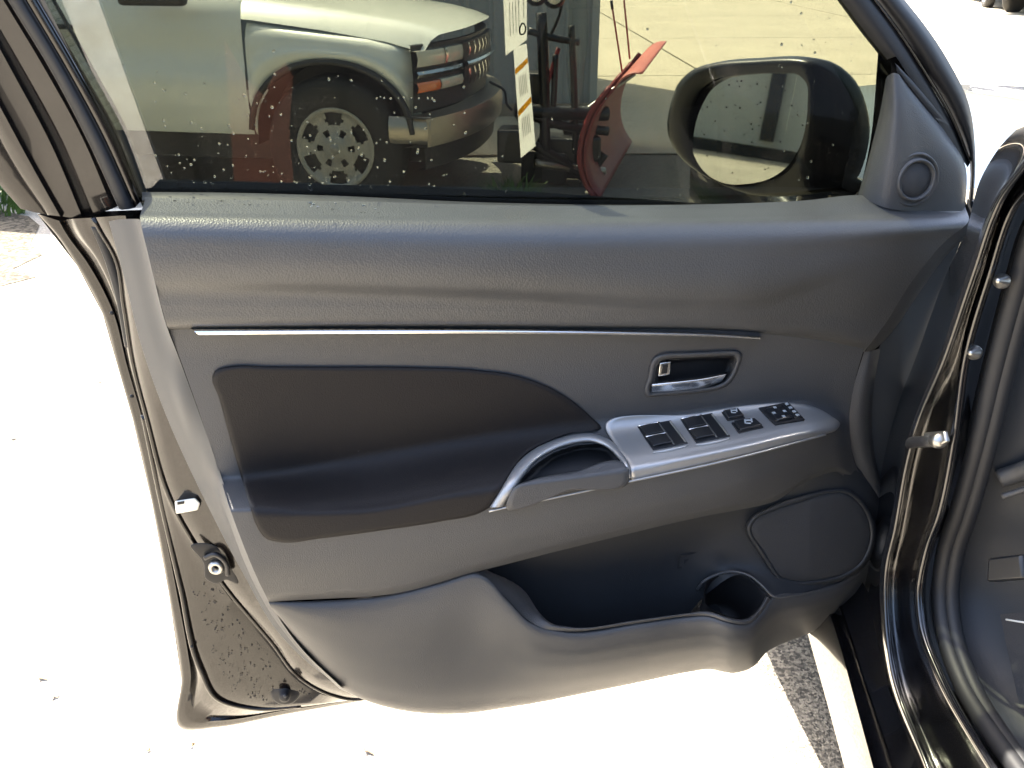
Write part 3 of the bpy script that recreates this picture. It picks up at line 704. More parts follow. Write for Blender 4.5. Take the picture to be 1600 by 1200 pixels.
band('frame_seal', [([(12,0),(78,108),(134,214),(186,326)], -.100), ([(16,0),(82,108),(138,214),(190,328)], -.084), ([(32,0),(97,108),(152,212),(206,326)], -.080), ([(40,0),(104,108),(159,210),(212,324)], -.090)], M['rubber'], parent=wf_)
band('frame_trim', [([(39,0),(103,108),(158,210),(211,325)], -.088), ([(43,0),(107,108),(162,209),(213,322)], -.078), ([(55,0),(118,108),(172,208),(217,318)], -.078), ([(60,0),(123,108),(177,206),(220,314)], -.086)], M['jamb'], parent=wf_)
band('glass_run_channel', [([(59,0),(122,108),(176,206),(220,314)], -.082), ([(66,0),(128,108),(182,205),(224,310)], -.074), ([(80,0),(141,108),(193,203),(229,298)], -.074), ([(87,0),(148,108),(199,202),(232,294)], -.086)], M['rubber_grey'], parent=wf_)
pf = [([(1308,0),(1345,50),(1382,96)], -.09), ([(1316,0),(1352,48),(1388,92)], -.07), ([(1338,0),(1370,44),(1400,88)], -.062), ([(1358,0),(1392,46),(1430,104),(1480,190),(1512,262)], -.066), ([(1364,0),(1399,46),(1436,104),(1486,190),(1514,258)], -.074)]
apf = band('pillar_frame', pf, M['rubber'], 60)
band('pillar_bright_edge', [([(1364,0),(1398,46),(1436,104),(1486,190),(1514,258)], -.074), ([(1367,0),(1401,46),(1439,104),(1489,189),(1516,254)], -.066), ([(1371,0),(1405,45),(1443,103),(1492,187),(1517,250)], -.078)], M['paint'], parent=apf)
band('pillar_seal', [([(1370,0),(1404,46),(1442,104),(1491,189),(1515,254),(1512,330)], -.09), ([(1378,0),(1412,44),(1449,100),(1497,184),(1518,250),(1514,330)], -.070), ([(1392,0),(1426,42),(1461,96),(1506,178),(1520,245),(1517,330)], -.064), ([(1406,0),(1438,40),(1472,92),(1512,172),(1522,240),(1519,330)], -.078), ([(1414,0),(1445,39),(1479,90),(1516,170),(1524,240),(1520,330)], -.10)], M['rubber'], parent=apf)
# roof rail of the frame, above the picture
tl, tr = U(-110, TOP, -.09), U(1085, TOP, -.08)
v, f = tube([tl + Vector((-.03, .02, -.04)), tl.lerp(tr, .3) + Vector((0, 0, .03)), tl.lerp(tr, .7) + Vector((0, 0, .03)), tr], .03, 10, 30); build('top_rail', v, f, M['jamb'], door)

# ---- glass and belt seals
gw = -.074
q = [(80,TOP),(60,-20),(170,205),(226,330),(1395,335),(1392,90),(1320,-5),(1070,TOP)]
q[0] = (-95, TOP)
v, f = prism([U(*p, gw) for p in q], (0, .0035, 0))
glass = build('window_glass', v, f, M['glass'], door, smooth=False)
def strip(name, top_, bot, w0, w1, m, parent=door, nu=50):
    rows = [[U(x, y, w0 - .006) for x, y in top_], [U(x, y - 1, w0) for x, y in top_], [U((a[0]+b[0])/2, (a[1]+b[1])/2, (w0+w1)/2 + .003) for a, b in zip(top_, bot)], [U(x, y, w1) for x, y in bot], [U(x, y + 4, w1 - .004) for x, y in bot]]
    v, f = loft_lin(rows, nu); return build(name, v, f, m, parent, sharp=60)
strip('belt_seal', [(222,301),(350,302),(500,306),(750,317),(950,321),(1150,319),(1250,315),(1338,307)], [(222,313),(350,314),(500,317.5),(750,325),(950,327),(1150,323),(1260,318),(1340,310)], -.066, -.046, M['rubber_grey'])
strip('outer_belt_molding', [(205,284),(500,289),(800,299),(1000,312),(1150,322),(1380,330)], [(205,312),(500,318),(800,326),(1000,328),(1150,328),(1380,334)], -.082, -.080, M['rubber'])

# ---- corner cover with tweeter
sa = [(1384,124,-.072),(1376,170,-.072),(1364,220,-.072),(1351,270,-.072),(1340,306,-.072)]
sa2 = [(1388,118,-.058),(1381,170,-.056),(1370,220,-.054),(1357,270,-.052),(1348,309,-.05)]
sb = [(1398,114,-.046),(1398,170,-.034),(1392,220,-.028),(1384,270,-.024),(1376,322,-.022)]
sc2 = [(1404,116,-.046),(1424,170,-.036),(1440,220,-.029),(1450,270,-.026),(1446,330,-.024)]
sd = [(1407,120,-.050),(1440,166,-.046),(1474,214,-.042),(1502,262,-.036),(1501,330,-.030)]
se = [(1409,120,-.062),(1444,163,-.060),(1480,211,-.058),(1508,258,-.054),(1508,330,-.050)]
v, f = loft([[U(*p) for p in r] for r in (sa, sa2, sb, sc2, sd, se)], 50, 50)
sail = build('corner_cover', v, f, M['trim_fine'], door)
v, f = loft_lin([[U(1398,98,-.06), U(1412,112,-.06), U(1484,196,-.06)], [U(1400,101,-.052), U(1409,116,-.05), U(1462,186,-.055)], [U(1402,116,-.056), U(1408,122,-.056), U(1450,174,-.058)]], 14)
build('cover_gasket', v, f, M['rubber_grey'], door)
tc_ = U(1430, 281, -.0185); ta = (-.02, -1, .10)
v, f = lathe(tc_, ta, [(.0385,-.008),(.0365,.000),(.0345,.0015),(.0325,-.003),(.0305,-.004),(.0290,.004),(.0270,.0065),(.0250,.004),(.0235,.0)], 48); tw = build('tweeter', v, f, M['trim_fine'], sail)
v, f = lathe(tc_, ta, [(.0,.006),(.010,.0055),(.018,.004),(.0238,.0005)], 40); build('tweeter_grille', v, f, M['mesh'], tw)

# ---- exterior mirror (moves with the door)
MO = [(1043,205),(1047,165),(1060,130),(1082,109),(1115,99),(1180,93),(1255,92),(1300,103),(1332,130),(1350,170),(1356,210),(1350,250),(1334,285),(1290,300),(1225,307),(1172,304),(1128,288),(1085,265),(1058,240)]
MG = [(1078,208),(1083,168),(1096,140),(1118,124),(1160,117),(1215,115),(1248,118),(1260,130),(1262,160),(1258,200),(1250,228),(1232,258),(1205,278),(1170,287),(1130,286),(1102,270),(1084,242)]
n = 72
O = crom([Vector((*p, 0)) for p in MO], n, True); I = crom([Vector((*p, 0)) for p in MG], n, True)
def best_shift(O, I):
    ang = lambda p: math.atan2(p.y - 200, p.x - 1170)
    return O, [min(I, key=lambda q: abs((ang(q) - ang(p) + math.pi) % (2*math.pi) - math.pi)) for p in O]
O, I2 = best_shift(O, I)
def wm(px): return -(.255 - .001 * max(-130, min(95, px - 1170)))
Rg = [[U(p.x, p.y, wm(p.x) - .016) for p in I2], [U(p.x, p.y, wm(p.x) - .004) for p in I2]]
for s, ww in ((.15,-.002),(.4,.000),(.7,.001),(.9,-.002),(1,-.010)):
    Rg.append([U(b.lerp(a, s).x, b.lerp(a, s).y, wm(b.lerp(a, s).x) + ww) for a, b in zip(O, I2)])
cO = Vector((1200, 200, 0))
BK = Vector((.62, .78, 0))
for s, ww in ((1.0,.015),(.985,.04),(.93,.07),(.82,.095),(.6,.115),(.3,.125),(.01,.128)):
    Rg.append([U(cO.lerp(p, s).x, cO.lerp(p, s).y, wm(cO.lerp(p, s).x)) + BK * ww for p in O])
v, f = grid(Rg, True)
mir = build('side_mirror', v, f, M['black_plastic'], door)
c3 = U(1168, 205, wm(1168) - .006)
MIRN = Vector((-.86, -.51, .075)).normalized()
def onmir(px, py): r = ray(px, py); return CAM + r * ((c3 - CAM).dot(MIRN) / r.dot(MIRN))
pts = [onmir(p.x, p.y) for p in I]
mm = mat('mirror silver', (.78, .80, .78), .02, metal=1)
v, f = prism(pts, MIRN * -.003); build('mirror_glass', v, f, mm, mir, smooth=False)
ft = [U(1250,292,-.22), U(1310,302,-.19), U(1345,310,-.14), U(1365,318,-.09)]
v, f = tube(ft, lambda t: .040 - .008*t, 14, 24, flat=(1, .8)); build('mirror_foot', v, f, M['paint'], mir)
v, f = loft_lin([[U(1372,82,-.088), U(1360,220,-.088), U(1335,335,-.088)], [U(1440,82,-.09), U(1480,220,-.09), U(1515,335,-.09)]], 10); build('mirror_base_plate', v, f, M['paint'], mir)

# ---- water beads
def beads(name, spots, parent, nrm, flat=.55):
    V, Fc = [], []
    nrm = Vector(nrm).normalized(); ref = Vector((0, 0, 1)) if abs(nrm.z) < .8 else Vector((1, 0, 0))
    a = nrm.cross(ref).normalized(); b = nrm.cross(a)
    for p, r in spots:
        sx = random.uniform(.8, 1.25); sy = random.uniform(.8, 1.25); k0 = len(V)
        rings = [(1.0, 0.0), (.92, .4), (.7, .75), (.35, .95)]
        for rr, hh in rings:
            for k in range(8):
                th = k * math.pi / 4; V.append(p + a*(r*rr*sx*math.cos(th)) + b*(r*rr*sy*math.sin(th)) + nrm*(r*flat*hh))
        V.append(p + nrm*(r*flat))
        for j in range(3):
            for k in range(8): Fc.append((k0+j*8+k, k0+j*8+(k+1)%8, k0+(j+1)*8+(k+1)%8, k0+(j+1)*8+k))
        for k in range(8): Fc.append((k0+24+k, k0+24+(k+1)%8, k0+32))
        Fc.append(tuple(k0 + k for k in range(8)))
    o = build(name, V, Fc, M['water'], parent); tag(o, kind='stuff'); return o
sp = []
for _ in range(3000):
    px, py = random.uniform(175, 1340), random.uniform(0, 312)
    d = math.exp(-((px - 480) / 230) ** 2) * (max(0, (py - 60) / 240) ** 1.4) + .22 * math.exp(-((px - 1290) / 55) ** 2) + .03
    if px < 120 + py * .42 + 15: continue
    if random.random() < d * .62: sp.append((U(px, py, gw - .0036), random.choice((.0006, .0008, .0010, .0013, .0016, .0020))))
for k in range(9): sp.append((U(590 + k*11 + random.uniform(-3, 3), 153 + random.uniform(-1.5, 1.5), gw - .0036), random.uniform(.0012, .0018)))
beads('water_beads', sp, glass, (0, 1, 0), .8)
sp = []
for _ in range(150):
    px, py = random.uniform(228, 620), random.uniform(314, 350)
    if random.random() > 1.25 - (px - 228) / 420: continue
    t = (py - 314) / 34
    sp.append((U(px, py + (px-228)*.012, -.044 + t * .066) + Vector((0, -.0005, .0008)), random.choice((.0011, .0014, .0018, .0024))))
beads('water_beads', sp, upper, (0, -.1, 1), .45)
sp = []
for _ in range(100):
    px, py = random.uniform(1080, 1262), random.uniform(118, 286)
    if sdf(MG, px, py) < 3: continue
    p = onmir(px, py) + MIRN * .0004
    sp.append((p, random.choice((.0005, .0006, .0008, .0011, .0014))))
wb = beads('water_beads', sp, mir, MIRN, .35); wb.data.materials[0] = M['black_plastic']  # dark reflection in the drops painted as opaque black
sp = []
for _ in range(260):
    k_ = random.uniform(7, 10.2); i_ = int(k_); a_ = k_ - i_; t_ = random.uniform(.1, .85)
    q_ = []
    for st in (ST[i_], ST[i_ + 1]): q_.append(Vector(st[2]).lerp(Vector(st[3]), t_))
    p_ = q_[0].lerp(q_[1], a_)
    sp.append((U(p_.x, p_.y, WP[2] + (WP[3] - WP[2]) * t_ + .0045), random.choice((.0006, .0008, .0011, .0015))))
wb = beads('water_beads', sp, shell, (0, -1, .1), .35); wb.data.materials[0] = M['rubber']  # drops on the jamb get their dark reflection as black colour

# ================================================================== CAR BODY
car = empty('black_car', (0.95, -0.2, 0.0), 'black car body beside the open door, hinge pillar and door sill', 'car')
LN1 = [(1760,60),(1690,150),(1612,248),(1562,315),(1522,425),(1475,562),(1432,668),(1418,720),(1398,830),(1385,890),(1384,960),(1395,1050),(1450,1200),(1580,1540)]
LN2 = [(1790,80),(1715,170),(1632,268),(1580,328),(1546,428),(1509,555),(1490,690),(1468,800),(1445,868),(1435,930),(1441,985),(1465,1050),(1525,1160),(1550,1200),(1704,1480)]
K = [([(1760,30),(1680,115),(1600,190),(1556,238),(1530,285),(1510,360),(1480,425),(1430,562),(1388,668),(1373,720),(1353,830),(1340,890),(1339,960),(1350,1050),(1405,1200),(1535,1540)], .10), ([(x - 9, y) for x, y in LN1], .035), ([(x - 3, y) for x, y in LN1], .006), ([(x + 3, y) for x, y in LN1], .006), ([(x + 10, y) for x, y in LN1], .026),
     ([(x - 12, y) for x, y in LN2], .036), ([(x - 4, y) for x, y in LN2], .026), ([(x + 3, y) for x, y in LN2], .028), ([(x + 10, y) for x, y in LN2], .045), ([(x + 26, y + 2) for x, y in LN2], .075)]
v, f = loft([[B(x, y, t) for x, y in pts] for pts, t in K], 140, 50)
pil = build('hinge_pillar', v, f, M['paint'], car)
v, f = tube([B(x, y, .004) for x, y in LN1], .0028, 8, 140); build('pillar_flange', v, f, M['paint'], pil)
v, f = tube([B(x, y, .023) for x, y in LN2], .0028, 8, 140); build('pillar_flange', v, f, M['paint'], pil)
seal = [(1850,90),(1760,170),(1668,280),(1616,360),(1592,440),(1560,560),(1529,690),(1501,790),(1476,870),(1470,930),(1479,1000),(1504,1070),(1549,1145),(1588,1200),(1760,1440)]
v, f = tube([B(x, y, .060) for x, y in seal], .0115, 12, 120); build('weatherstrip', v, f, M['rubber'], car)
v, f = tube([B(x + 17, y + 2, .070) for x, y in seal], .0095, 12, 120); build('weatherstrip', v, f, M['rubber'], car)
v, f = tube([B(x - 13, y - 1, .070) for x, y in seal], .007, 12, 120); build('seal_lip', v, f, M['rubber'], car)
j = [([(1662,300),(1636,360),(1614,450),(1585,565),(1552,695),(1524,790),(1500,870),(1493,930),(1503,1005),(1530,1075),(1572,1150),(1650,1260)], .085),
     ([(1680,300),(1650,370),(1630,450),(1600,570),(1570,700),(1545,790),(1520,870),(1512,935),(1522,1005),(1550,1080),(1590,1150),(1670,1260)], .10),
     ([(1760,300),(1740,370),(1720,450),(1700,570),(1670,700),(1650,790),(1630,870),(1620,935),(1630,1005),(1650,1080),(1690,1150),(1760,1260)], .16)]
v, f = loft([[B(x, y, t) for x, y in pts] for pts, t in j], 70, 14)
kick = build('kick_panel', v, f, M['trim_dark'], car)
v, f = tube([B(1562,748,.10), B(1580,742,.11), B(1640,722,.13)], .008, 8, 16, flat=(1, 1.6)); build('dash_end_trim', v, f, M['trim_fine'], kick)
v, f = tube([B(1566,776,.10), B(1584,770,.11), B(1640,752,.13)], .004, 8, 16); build('dash_end_trim', v, f, M['trim_fine'], kick)
pb = [B(1558,872,.10), B(1610,866,.12), B(1614,905,.12), B(1556,910,.10)]
v, f = prism(pb, BN * -.012); o = build('hood_release', v, f, M['black_plastic'], kick, sharp=30); bevel_obj(o, .003)
v, f = prism([B(1570,960,.115), B(1680,950,.15), B(1720,1120,.15), B(1600,1100,.115)], BN * -.006); build('carpet', v, f, M['carpet'], kick, smooth=False)
v, f = tube([B(1572,968,.105), B(1590,971,.11), B(1615,975,.12)], .0012, 6, 12); build('carpet_stitch', v, f, M['mark'], kick)
# hinge bolts and door check
for x, y in ((1565,439),(1522,551)):
    p = B(x, y, .034); ax = Vector((-.75, -.5, .25))
    v, f = lathe(p, ax, [(.0,.015),(.003,.015),(.0034,.009),(.0052,.0085),(.0058,.003),(.0085,.002),(.0085,-.004)], 20); build('hinge_bolt', v, f, M['steel'], pil)
for x, y in ((1516,383),(1512,392),(1475,478),(1458,523)):
    v, f = lathe(U(x - 4, y, -.05), (-.1,-1,.2), [(.0,.004),(.004,.0035),(.005,.0)], 12); build('bolt', v, f, M['black_steel'], door)
chk = empty('door_check', B(1455, 690, .01), 'zinc plated door check arm between door edge and pillar', 'door check')
v, f = tube([U(1405,676,-.07), U(1425,684,-.06), B(1448,690,.0), B(1462,690,.004)], .006, 8, 20, flat=(.5, 1.2)); build('check_arm', v, f, M['black_steel'], chk)
v, f = lathe(B(1466,688,.006), (-.4,-.8,.45), [(.0,.012),(.006,.0115),(.009,.008),(.010,.0),(.010,-.008)], 20); build('check_rivet', v, f, M['steel'], chk)
pb = [B(1450,676,.004), B(1482,673,.012), B(1486,690,.012), B(1470,700,.008), B(1452,694,.004)]
v, f = prism(pb, BN * -.006); o = build('check_bracket', v, f, M['steel'], chk, sharp=30); bevel_obj(o, .002)
# rocker
def Zrow(pts, z): return [G(x, y, z) for x, y in pts]
rk = [Zrow([(1254,960),(1264,997),(1290,1090),(1318,1193),(1400,1500)], 0.390), Zrow([(1258,958),(1268,994),(1294,1088),(1322,1192),(1404,1500)], 0.405),
      Zrow([(1290,955),(1300,985),(1330,1090),(1358,1195),(1440,1500)], 0.475), Zrow([(1294,952),(1304,981),(1334,1088),(1363,1194),(1446,1500)], 0.483),
      Zrow([(1300,945),(1308,975),(1340,1085),(1371,1192),(1456,1500)], 0.478), Zrow([(1306,940),(1315,970),(1350,1080),(1386,1190),(1475,1500)], 0.492),
      Zrow([(1308,938),(1318,968),(1354,1079),(1391,1190),(1482,1500)], 0.500), Zrow([(1311,936),(1321,966),(1357,1078),(1394,1189),(1486,1500)], 0.496),
      Zrow([(1330,915),(1345,945),(1383,1062),(1432,1190),(1530,1490)], 0.512), Zrow([(1345,905),(1362,935),(1396,1055),(1446,1190),(1560,1490)], 0.532)]
v, f = loft_lin(rk, 60); build('rocker_sill', v, f, M['paint'], car, sharp=40)
# front fender, hood and cowl, mostly beyond the door
fy = [.14, .30, .6, 1.0, 1.5]
fz = {.14: .26, .30: .20, .6: .13, 1.0: .13, 1.5: .13}
axd = Vector((0.233, 0.972, 0))
def CB(a, t, z): return Vector((BO.x, 0, 0)) + axd * a + BN * t + Vector((0, 0, z + .12))
rows = [[CB(a, .02, fz[a]) for a in fy], [CB(a, .0, fz[a]) for a in fy], [CB(a, -.01, .55) for a in fy], [CB(a, -.02, .80) for a in fy], [CB(a, .0, .92) for a in fy], [CB(a, .04, .98) for a in fy], [CB(a, .10, 1.01 - .03*a) for a in fy], [CB(a, .5, 1.08 - .06*a) for a in fy], [CB(a, 1.3, 1.06 - .06*a) for a in fy]]
v, f = loft(rows, 30, 40); build('front_fender', v, f, M['paint'], car)
v, f = prism([CB(-2.4,.08,.16), CB(-2.4,1.5,.16), CB(1.4,1.5,.16), CB(1.4,.08,.16)], (0,0,.02)); build('floor_pan', v, f, M['carpet'], car, smooth=False)
v, f = prism([CB(-1.0,.25,1.45), CB(-1.0,1.3,1.45), CB(.0,1.3,1.3), CB(.0,.25,1.3)], (0,0,.03)); build('roof', v, f, M['paint'], car, smooth=False)
v, f = prism([CB(-.05,.17,.42), CB(-.05,1.4,.42), CB(.15,1.4,1.02), CB(.1,.17,1.02)], (0,.02,0)); build('dashboard', v, f, M['trim_dark'], car, smooth=False)

# ================================================================== TRUCK
GROW = 1.5 / 1.36
TA = R(-21); TT = Vector((math.cos(TA), math.sin(TA), 0)); TI = Vector((-TT.y, TT.x, 0))
HUB = Vector((.099, 3.721, .37))
def T(s, d, z): return HUB + TT * s + TI * d + Vector((0, 0, z - .37))
truck = empty('pickup_truck', (HUB.x - 1.0, HUB.y + .8, 0), 'white pickup truck parked behind the tinted door window', 'pickup truck')
SD = [(0,.04),(.12,.012),(.35,.0),(.50,.006),(.51,.012),(.70,.016),(.86,.028),(.95,.05),(1,.075)]
def zbot(s):
    r = .405
    if abs(s) < r: return max(.37 + (max(0, 1 - abs(s/r)**2.6)) ** (1/2.6) * .40, .42 if s < 0 else .53)
    return .42 if s < 0 else .53
def side(s0, s1, n, name, m, ztop):
    P = []
    for fr_, dd in SD:
        P.append([T(s, dd + (.10*max(0, (s - .30)/.15)**2 if s > .30 else 0), zbot(s) + (ztop(s) - zbot(s)) * fr_) for s in [s0 + (s1-s0)*i/n for i in range(n+1)]])
    v, f = grid(P); return build(name, v, f, m, truck)
zt = lambda s: .965 - .10 * max(0, s + .5) + (.0 if s < .2 else -.10*(s-.2))
side(-.415, .44, 90, 'front_fender', M['truck'], zt)
dr = side(-1.55, -.425, 30, 'cab_door', M['truck'], lambda s: 1.06)
side(-2.6, -1.56, 20, 'rear_cab_side', M['truck'], lambda s: 1.06)
v, f = tube([T(-1.30,-.01,.93), T(-1.38,-.03,.935), T(-1.46,-.01,.94)], .012, 8, 12); build('door_handle', v, f, M['truck_trim'], dr)
def sfront(d): return .44 + .19 * (1 - abs((d - .8)/.8) ** 2.4)
ds = [.06 + 1.48*i/24 for i in range(25)]
P = []
for k, (fr_, dz) in enumerate(((0,0),(.08,.03),(.3,.035),(.6,.02),(.85,-.005),(.95,-.03),(1,-.055))):
    row = []
    for d in ds:
        s = -.75 + (sfront(d) + .75 + .0) * fr_
        base = 1.045 - .115 * max(0, (s + .75)) / 1.35
        crown = .035 * (1 - ((d-.8)/.76)**2) - (.075 if d in (ds[0], ds[-1]) else 0) - (.02 if d in (ds[1], ds[-2]) else 0)
        row.append(T(s, d, base + crown + dz * .8))
    P.append(row)
v, f = grid(P); build('hood', v, f, M['truck'], truck)
def fascia(name, d0, d1, z0, z1, m, out=0.0, n=14, parent=truck, th=.03):
    Pp = []
    for zz, o in ((z0, -th), (z0 + .004, out), ((z0+z1)/2, out + .008), (z1 - .004, out), (z1, -th)):
        Pp.append([T(sfront(d) + o, d, zz) for d in [d0 + (d1-d0)*i/n for i in range(n+1)]])
    v, f = grid(Pp); return build(name, v, f, m, parent, sharp=50)
fascia('nose_panel', .01, 1.59, .55, .87, M['truck_trim'], -.02, 30)
fascia('headlight', .005, .38, .765, .845, M['headlight'], .012)
fascia('headlight_divider', .20, .215, .765, .845, M['chrome_worn'], .018, 3)
fascia('headlight', 1.22, 1.595, .765, .845, M['headlight'], .012)
fascia('lamp_strip', .005, .40, .715, .752, M['chrome_worn'], .012)
fascia('turn_signal', .003, .16, .645, .70, M['amber'], .012)
fascia('marker_lamp', .17, .38, .645, .70, M['headlight'], .010)
gr = fascia('grille', .42, 1.18, .62, .85, M['truck_trim'], .0, 20)
fascia('grille_bar', .40, 1.20, .728, .758, M['chrome_worn'], .03, 20, gr)
for i in range(9):
    d = .46 + i * .085
    fascia('grille_slat', d, d + .02, .77, .845, M['chrome_worn'], .012, 2, gr); fascia('grille_slat', d, d + .02, .63, .72, M['chrome_worn'], .012, 2, gr)
fascia('bumper', -.02, 1.62, .39, .535, M['bumper'], .07, 30, th=.05)
fascia('bumper_valance', .02, 1.58, .27, .385, M['truck_trim'], .02, 30)
v, f = grid([[T(s, dd, zz) for s in (.30, .38, .46, .515)] for dd, zz in ((.02,.40),(-.005,.43),(-.005,.51),(.02,.535))]); build('bumper_end', v, f, M['bumper'], truck)
# wheel well liner, under body, cab, bed
v, f = prism([T(-.44,.30,.25), T(.42,.30,.25), T(.42,.30,.84), T(-.44,.30,.84)], TI*.02); build('wheel_well', v, f, M['truck_trim'], truck, smooth=False)
P = [[T(.405*math.cos(a), d, .37 + .40*max(0, math.sin(a))**.77) for a in [math.pi*i/24 for i in range(25)]] for d in (.03, .30)]
v, f = grid(P); build('arch_liner', v, f, M['truck_trim'], truck)
P = [[T(.412*math.cos(a)*rr, dd, .37 + .405*rr*max(0, math.sin(a))**.77) for a in [math.pi*(i+1)/26 for i in range(25)]] for rr, dd in ((1.0, .012), (1.0, -.012), (1.06, -.010), (1.07, .006))]
v, f = grid(P); build('arch_moulding', v, f, M['truck_trim'], truck)
v, f = box(T(-1.1, .85, .34), 2.0, 1.3, .16, Matrix.Rotation(TA, 3, 'Z')); build('underbody', v, f, M['truck_trim'], truck, smooth=False)
cp = [(-.62,1.05),(-.78,1.16),(-1.12,1.52),(-1.3,1.56),(-2.2,1.56),(-2.45,1.45),(-2.6,1.04)]
v, f = grid([[T(s, .10 + .06*(z-1.05)/.5, z) for s, z in cp], [T(s, 1.5 - .06*(z-1.05)/.5, z) for s, z in cp]]); build('cab_roof', v, f, M['truck'], truck)
v, f = prism([T(s, .11 + .06*(z-1.05)/.5, z) for s, z in cp], TI*.01); build('cab_window', v, f, M['deep'], truck, smooth=False)
v, f = box(T(-3.4, .8, .70), 1.6, 1.6, .62, Matrix.Rotation(TA, 3, 'Z')); o = build('cargo_bed', v, f, M['truck'], truck, smooth=False); bevel_obj(o, .03, 3)
v, f = box(T(-.80, -.10, 1.10), .34, .07, .12, Matrix.Rotation(TA, 3, 'Z')); o = build('wing_mirror', v, f, M['truck_trim'], truck, sharp=30); bevel_obj(o, .025, 3)
def wheel(s, d, sgn, parent):
    c = T(s, d, .36); ax = -TI * sgn
    v, f = lathe(c, ax, [(.20,-.18),(.30,-.18),(.345,-.15),(.36,-.10),(.36,.0),(.345,.035),(.30,.045),(.225,.03),(.205,.015)], 48)
    ty = build('tyre', v, f, M['tyre'], parent)
    u = ax.cross(Vector((0,0,1))).normalized(); q = Vector((0,0,1))
    nA, rr = 72, [0.0,.03,.05,.066,.082,.10,.118,.136,.152,.168,.182,.196,.206]
    hh = [.030,.030,.026,.018,.014,.012,.010,.008,.008,.010,.016,.026,.022]
    V, Fc = [], []
    for a, b in zip(rr, hh):
        for k in range(nA):
            th = 2*math.pi*k/nA; V.append(c + ax*b + (u*math.cos(th) + q*math.sin(th))*max(a, 1e-4))
    for jx in range(len(rr)-1):
        for k in range(nA):
            fr_ = ((k + .5) / nA * 6) % 1; rm = (rr[jx] + rr[jx+1]) / 2
            hole = .112 < rm < .180 and abs(fr_ - .5) < .30 - (abs(rm - .148) / .035) ** 2 * .10
            lug = .066 < rm < .10 and abs(((k + .5) / nA * 6 + .5) % 1 - .5) < .13
            if hole or lug: continue
            Fc.append((jx*nA+k, jx*nA+(k+1)%nA, (jx+1)*nA+(k+1)%nA, (jx+1)*nA+k))
    rim = build('rim', V, Fc, M['rim'], parent)
    v, f = lathe(c, ax, [(0,-.02),(.2,-.02)], 32); build('brake_drum', v, f, M['deep'], parent)
    v, f = lathe(c, ax, [(0,.040),(.022,.038),(.030,.028)], 20); build('hub_cap', v, f, M['rim'], parent)
wheel(0, .06, 1, truck); wheel(-3.0, .06, 1, truck); wheel(0, 1.54, -1, truck)

# ================================================================== SNOW PLOW
GROW = 1.0
plow = empty('snow_plow', (1.8, 4.4, 0), 'red snow plow blade standing on the concrete in front of truck', 'snow plow')
BD = Vector((math.sin(R(25)), math.cos(R(25)), 0)); BF = Vector((BD.y, -BD.x, 0))
NB = G(936, 316, 0) + Vector((.0, .0, 0))
prof_ = [(0,.02),(-.066,.11),(-.105,.24),(-.094,.40),(-.038,.55),(.055,.68)]
rows = [[NB + BD*t*1.75 + BF*a + Vector((0,0,z)) for t in (0,.25,.5,.75,1)] for a, z in prof_]
V1, F1 = loft(rows, 12, 24)
o = build('blade', V1, F1, M['plow'], plow); sm = o.modifiers.new('solid', 'SOLIDIFY'); sm.thickness = .012
prof2 = [(.053,.678),(.095,.73),(.155,.765),(.22,.77)]
rows = [[NB + BD*t*1.75 + BF*a + Vector((0,0,z)) for t in (0,.25,.5,.75,1)] for a, z in prof2]
V1, F1 = loft(rows, 16, 10); o = build('deflector_flap', V1, F1, M['flap'], plow); sm = o.modifiers.new('solid', 'SOLIDIFY'); sm.thickness = .008
for t in (.0, .33, .66, .98):
    pts = [NB + BD*(t*1.75+.01) + BF*(a - .022) + Vector((0,0,z)) for a, z in prof_]
    v, f = tube(pts, .018, 4, 16); build('blade_rib', v, f, M['plow'], plow)
for a, b, in (((957,14),(972,112)), ((974,-10),(984,92))):
    r0 = ray(*b); p0 = CAM + r0 * ((4.75 + CAMD) / r0.y); r1 = ray(*a); p1 = CAM + r1 * ((4.73 + CAMD) / r1.y)
    v, f = tube([p0, p1], .006, 8, 6); mk = build('marker_rod', v, f, M['flap'], plow)
    v, f = tube([p1, p1 + (p1-p0).normalized()*.05], .009, 8, 4); build('rod_cap', v, f, M['black_steel'], mk)
mount = empty('plow_mount', (1.2, 4.2, 0), 'black steel plow mounting frame between truck front and red blade', 'plow frame')
def yp(px, py, y): r = ray(px, py); return CAM + r * ((y + CAMD) / r.y)
for nm, pts, rr, m in (
    ('upright', [(846,20),(850,120),(852,235)], .035, 'black_steel'), ('upright', [(893,40),(897,140),(900,240)], .022, 'black_steel'),
    ('cross_bar', [(826,48),(860,58),(905,66)], .022, 'black_steel'), ('cross_bar', [(815,176),(880,196),(950,205)], .030, 'black_steel'),
    ('brace', [(873,75),(862,110),(848,150)], .014, 'plow'), ('lift_arm', [(880,196),(920,168),(960,138),(992,116)], .012, 'steel'),
    ('push_beam', [(835,255),(890,262),(945,268)], .028, 'bumper'), ('push_beam', [(780,205),(850,235),(930,290)], .03, 'black_steel'),
    ('hydraulic_hose', [(765,128),(788,142),(793,165),(800,172)], .008, 'rubber'), ('hydraulic_hose', [(858,60),(875,20),(880,-20)], .010, 'rubber'),
    ('hydraulic_ram', [(905,235),(915,210),(925,185)], .028, 'black_steel'), ('cross_bar', [(805,172),(870,176),(950,178)], .045, 'black_steel'), ('upright', [(868,85),(866,140),(862,200)], .02, 'black_steel'), ('push_beam', [(905,300),(925,268),(945,240)], .03, 'black_steel'), ('spring', [(918,262),(926,240),(934,214)], .022, 'black_steel')):
    v, f = tube([yp(x, y, 4.69) for x, y in pts], rr, 8, 14); build(nm, v, f, M[m], mount)
